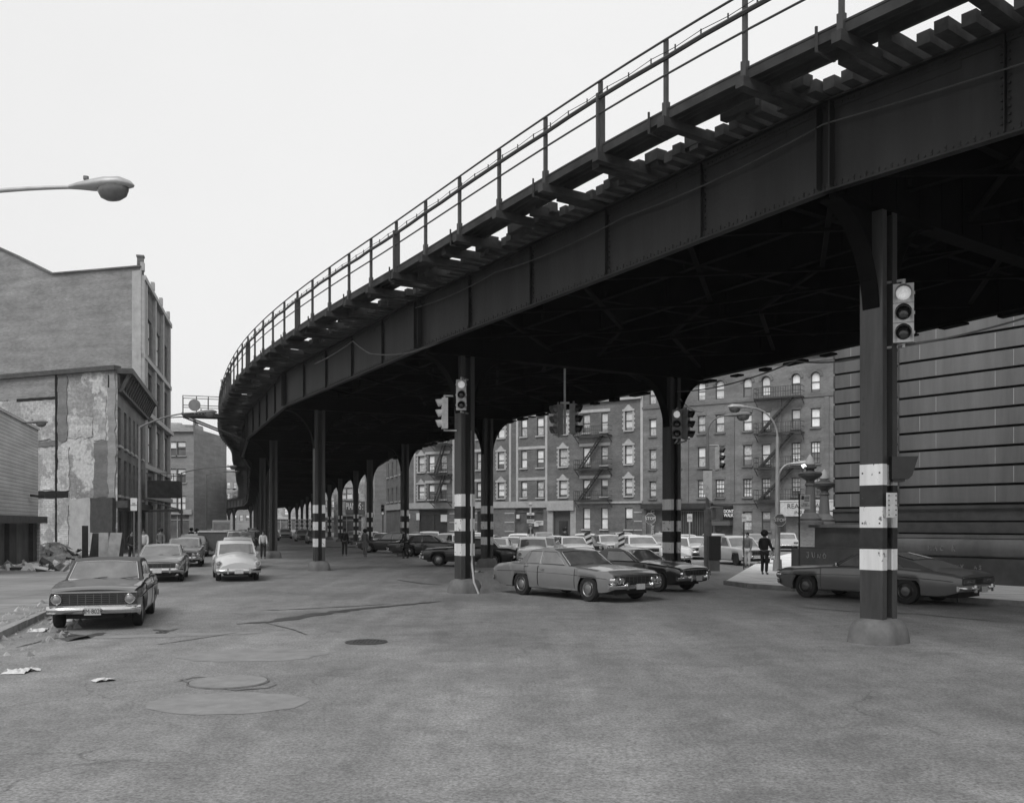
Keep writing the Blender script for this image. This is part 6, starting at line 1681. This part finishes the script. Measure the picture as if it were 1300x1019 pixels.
def board(px0, px1, y0, Y, lean, m, label, skew=0, base=.2):
    a, b = gpy(px0, Y), gpy(px1, Y+.3); zt = Zp(y0, Y); mb = MB()
    dn = Vector((0, lean, 0)); th = Vector((0, .05, 0)); sk = Vector((skew, 0, 0))
    vs = [a+Vector((0, 0, base)), b+Vector((0, 0, base)), b+dn+sk+Vector((0, 0, zt)), a+dn+sk+Vector((0, 0, zt))]
    vs += [v+th for v in vs]; mb.add(vs, [[0, 1, 2, 3], [7, 6, 5, 4], [0, 4, 5, 1], [1, 5, 6, 2], [2, 6, 7, 3], [3, 7, 4, 0]])
    return tag(mb.build('leaning_board', m), label, 'board')
board(104, 111.5, 667, 50, .0, 'woodd', 'tall black upright plank standing alone in the vacant lot', base=0)
board(113, 125, 677, 50.5, .4, 'woodd', 'dark board leaning just right of the tall black plank')
board(125, 137, 676, 50.0, .6, 'wood', 'pale plywood sheet leaning at a slant beside the dark board', skew=-.25)
board(135, 150, 676, 49.6, .5, 'wood', 'widest pale plywood sheet, rightmost of the leaning boards', skew=.0)
board(151, 156, 684, 52, .1, 'woodd', 'short dark board behind the rightmost plywood sheet')

# ------------------------------------------------------------------ courthouse
dC = Vector((.6, -.8, 0)); nC = Vector((-.8, -.6, 0))
C0 = gpy(1139.5, 34.2); T = building('courthouse', 'massive dark stone courthouse with deeply grooved courses at the right edge', 'courthouse', (C0.x, C0.y, 0))
s_l = F/34.2; 
CH = 22.35/s_l
def course_block(A, length, ret, zlist, m='limestone', name='grooved_wall', jit=1, top=15):
    """rusticated wall: courses with dark recessed grooves"""
    B = A+dC*length; gro = .088; out = MB(); bk = MB()
    off = -.10
    bk.quad(A+nC*off, B+nC*off, B+nC*off+Vector((0, 0, top)), A+nC*off+Vector((0, 0, top)))
    bk.quad(A+nC*off-nC*ret, A+nC*off, A+nC*off+Vector((0, 0, top)), A+nC*off-nC*ret+Vector((0, 0, top)))
    mo_ = MB()
    bk.build('groove_back', 'joint', T, rel=True, fix=False)
    for i, (za, zb_) in enumerate(zlist):
        x = 0; k = 0; z0, z1 = za+gro/2, zb_-gro/2
        cuts = [0]+[q for q in [(1.45 if i % 2 else .85)+2.65*j for j in range(40)] if q < length]+[length]
        for a, b in zip(cuts[:-1], cuts[1:]):
            e0 = 0 if a == 0 else .004; p = A+dC*(a+e0); q = A+dC*(b-.004)
            vs = [p+nC*off, q+nC*off, q, p]
            out.add([v+Vector((0, 0, z)) for z in (z0, z1) for v in vs], [[0, 1, 5, 4], [1, 2, 6, 5], [2, 3, 7, 6], [3, 0, 4, 7], [4, 5, 6, 7], [3, 2, 1, 0]])
        for c_ in cuts[1:-1]: p = A+dC*c_; mo_.beam(p+nC*.0+Vector((0, 0, z0+.01)), p+Vector((0, 0, z1-.01)), .022, .006, up=nC)
        p = A; q = A-nC*ret
        vs = [p, q, q+dC*.1, p+dC*.1]
        if ret > 0: out.add([v+Vector((0, 0, z)) for z in (z0, z1) for v in vs], [[0, 1, 5, 4], [1, 2, 6, 5], [2, 3, 7, 6], [3, 0, 4, 7], [4, 5, 6, 7], [3, 2, 1, 0]])
    mo_.build('mortar_joints', 'stone', T, rel=True)
    return out.build(name, m, T, rel=True)
zc = [Zp(641-22.35*k, 34.2) for k in range(0, 19)]
course_block(C0, 20, 6.5, list(zip(zc[:-1], zc[1:])))
A2 = gpy(1058, 40.8)
course_block(A2, 9, 8, list(zip(zc[:-1], zc[1:])), name='recessed_grooved_wall')
zb0 = zc[0]
def cband(A, ln, z0, z1, out, m, name, ret=True, retl=6.5):
    mb = MB(); P0 = A-dC*(out if ret else 0); mb.beam(P0+nC*(out/2-.2)+Vector((0, 0, (z0+z1)/2)), A+dC*ln+nC*(out/2-.2)+Vector((0, 0, (z0+z1)/2)), out+.4, z1-z0)
    if ret: mb.beam(A+dC*(.2-out/2)+nC*(-.41)+Vector((0, 0, (z0+z1)/2)), A+dC*(.2-out/2)-nC*retl+Vector((0, 0, (z0+z1)/2)), out+.4, z1-z0)
    return mb.build(name, m, T, rel=True)
for A_, ln in ((C0, 20), (A2, 9)):
    cband(A_, ln, zb0-.56, zb0-.04, .02, 'limestone2', 'base_course'); cband(A_, ln, zb0-.16, zb0-.10, .10, 'limestone2', 'base_fillet')
    cband(A_, ln, zb0-.98, zb0-.62, .08, 'limestone2', 'lower_course'); cband(A_, ln, zb0-1.16, zb0-1.04, .30, 'limestone', 'ledge')
    # roll moulding
    mb = MB(); zr = (Zp(682.5, 34.2)+Zp(704, 34.2))/2; rr = .33
    pts = [A_-dC*(.25+.0)+nC*.18-nC*6+Vector((0, 0, zr)), A_-dC*.22+nC*.0+Vector((0, 0, zr)), A_-dC*.12+nC*.12+Vector((0, 0, zr)), A_+dC*.05+nC*.17+Vector((0, 0, zr)), A_+dC*ln+nC*.17+Vector((0, 0, zr))]
    mb.tube(pts, rr, 18); mb.build('roll_moulding', 'limestone', T, rel=True, smooth=50)
    cband(A_, ln, 0, zr-rr-.0, .42, 'limestone2', 'plinth')
zr = (Zp(682.5, 34.2)+Zp(704, 34.2))/2
hull(T, [C0+dC*0-nC*.3, C0+dC*20-nC*.3, C0+dC*20-nC*20, C0-nC*20], 0, 14.5, 'limestone', skip=(0,))
band(T, C0, dC, nC, 0, 20, zc[-1], zc[-1]+.8, 'limestone', 'cornice', .8)
def graffiti(letters, base, dr, nn, h, m, label, parent):
    G_ = {'M': [(0, 0), (.1, 1), (.45, .4), (.8, 1), (.85, 0)], 'A': [(0, 0), (.4, 1), (.8, 0), (.65, .4), (.15, .4)], 'C': [(.8, .85), (.4, 1), (.05, .6), (.1, .2), (.5, .0), (.8, .15)],
         'K': [(0, 1), (.05, 0), (.05, .5), (.7, 1), (.1, .5), (.8, 0)], 'J': [(.1, 1), (.8, 1), (.5, 1), (.5, .2), (.2, 0), (0, .25)], 'I': [(.3, 1), (.3, 0)], 'N': [(0, 0), (.05, 1), (.7, 0), (.75, 1)], 'U': [(0, 1), (.05, .2), (.4, 0), (.7, .2), (.75, 1)], 'O': [(.4, 1), (0, .6), (.15, .1), (.6, 0), (.8, .5), (.4, 1)], 'S': [(.8, .9), (.3, 1), (.1, .7), (.7, .4), (.6, .05), (0, .1)], 'Y': [(0, 1), (.4, .5), (.8, 1), (.3, 0)]}
    x = 0; mb = MB()
    for ch in letters:
        if ch != ' ':
            tl_ = rnd.uniform(-.15, .15); sc_ = rnd.uniform(.8, 1.15); pts = [Vector(base)+dr*((x+a*.8+tl_*b+rnd.uniform(-.05, .05))*h)+Vector((0, 0, (b*sc_+rnd.uniform(-.06, .06))*h))+nn*.008 for a, b in G_[ch]]
            mb.tube(pts, [rnd.uniform(.008, .02) for _ in pts], 5)
        x += 1.25
    return mb.build('graffiti', m, parent, rel=True)
q = at(1193, 694.5, 33.2-0); base = C0+dC*((q-C0).dot(dC))+nC*(.17+.33)+Vector((0, 0, zr-.10)); graffiti('MAC K', base, dC, nC, .17, 'scrawl', '', T)
def on_plinth(px):
    q = (px-CX)/F; O = C0+nC*.42; t = (q*O.y-O.x)/(dC.x-q*dC.y); return O+dC*t
b_ = on_plinth(1199); graffiti('JIMY', Vector((b_.x, b_.y, .62)), dC, nC, .15, 'scrawl', '', T)
b_ = on_plinth(1237); graffiti('AS', Vector((b_.x, b_.y, .62)), dC, nC, .13, 'scrawl', '', T)
# stone terrace block with lamp standards
p0 = gpy(1004.5, 38.3)
T3 = thing('terrace_plinth', 'dark stone terrace block with chalked graffiti that carries the lamp standards', 'stone plinth', p0, math.atan2(dC.y, dC.x))
mb = MB(); mb.box((2.6, 2.6, .62), (5.2, 5.2, 1.0)); mb.build('lower_block', 'limestone2', T3)
mb = MB(); mb.box((2.9, 2.9, 1.55), (4.5, 4.5, .86)); mb.box((2.7, 2.7, 1.15), (4.95, 4.95, .1)); mb.build('upper_block', 'limestone2', T3)
mb = MB(); mb.box((2.85, 2.85, 2.04), (4.75, 4.75, .12)); mb.build('coping', 'limestone', T3)
mb = MB(); mb.box((2.5, 2.5, .1), (5.5, 5.5, .2)); mb.build('footing', 'limestone2', T3)
def gl(letters, x, z, h):
    return graffiti(letters, Vector((x, -.0, z)), Vector((1, 0, 0)), Vector((0, -1, 0)), h, 'scrawl', '', T3)
o = gl('JUNO', .75, .78, .2)
o.matrix_parent_inverse = Matrix()
mesh = o.data; off = T3.location
for v in mesh.vertices: v.co = v.co+off
def standard(px, Y, ytop, ydisk, ybase, label):
    p = gpy(px, Y, Zp(ybase, Y)); T = thing('lamp_standard', label, 'lamp standard', p, R(20), 'stone lamp standards before the courthouse'); s = Y/F
    hh = (ybase-ytop)*s; zd = (ybase-ydisk)*s
    mb = MB(); mb.lathe([(.52, 0), (.52, .12), (.42, .16), (.45, .26), (.36, .34), (.33, .42), (.23, .5), (.21, zd*.55), (.17, zd-.35), (.22, zd-.3), (.16, zd-.2), (.16, zd-.1)], 24); mb.build('shaft', 'limestone', T, smooth=35)
    mb = MB(); mb.lathe([(.17, zd-.12), (.30, zd-.04), (.44, zd+.06), (.47, zd+.16), (.40, zd+.22), (.2, zd+.24)], 28); mb.build('bowl', 'limestone2', T, smooth=35)
    mb = MB(); mb.lathe([(.2, zd+.22), (.15, zd+.3), (.17, hh-.62), (.25, hh-.58), (.25, hh-.52), (.1, hh-.5)], 20); mb.build('neck', 'limestone2', T, smooth=35)
    mb = MB(); mb.lathe([(.12, hh-.52), (.2, hh-.42), (.14, hh-.2), (.05, hh-.06), (.001, hh)], 12); mb.build('finial', 'stone', T, smooth=35)
standard(1028.5, 38.2, 576, 606, 666, 'taller stone lamp standard with a bowl collar and pale pointed finial, nearer the notice post')
standard(1046.5, 41.0, 595, 618.5, 667, 'shorter stone lamp standard with pointed finial close to the courthouse wall')
# distant trees/antenna on the roof beyond the tall curve: thin mast
p = at(283.5, 497, 150)
T = thing('roof_stack', 'thin pale chimney stack rising beyond the railing at the far bend', 'chimney', gpy(283.5, 150)); mb = MB(); mb.cyl((0, 0, 0), (0, 0, zz(484, 150)), .45, .35, n=12); mb.build('shaft', 'brickF', T)
mb = MB(); mb.cyl((0, 0, zz(484, 150)), (0, 0, zz(482, 150)), .45, .45, n=12); mb.build('rim', 'stone', T)
hz = MB(); hz.box((0, 130, 19.0), (900, 420, 40.0)); ho = hz.build('haze', []); ho['kind'] = 'stuff'
hm = bpy.data.materials.new('haze_air'); hm.use_nodes = True; hn = hm.node_tree; hn.nodes.remove(hn.nodes['Principled BSDF'])
pv = hn.nodes.new('ShaderNodeVolumePrincipled'); pv.inputs['Color'].default_value = (.9, .9, .9, 1); pv.inputs['Density'].default_value = .0003; pv.inputs['Anisotropy'].default_value = .2
hn.links.new(pv.outputs[0], hn.nodes['Material Output'].inputs['Volume']); ho.data.materials.append(hm)
print('objects', len(bpy.data.objects))
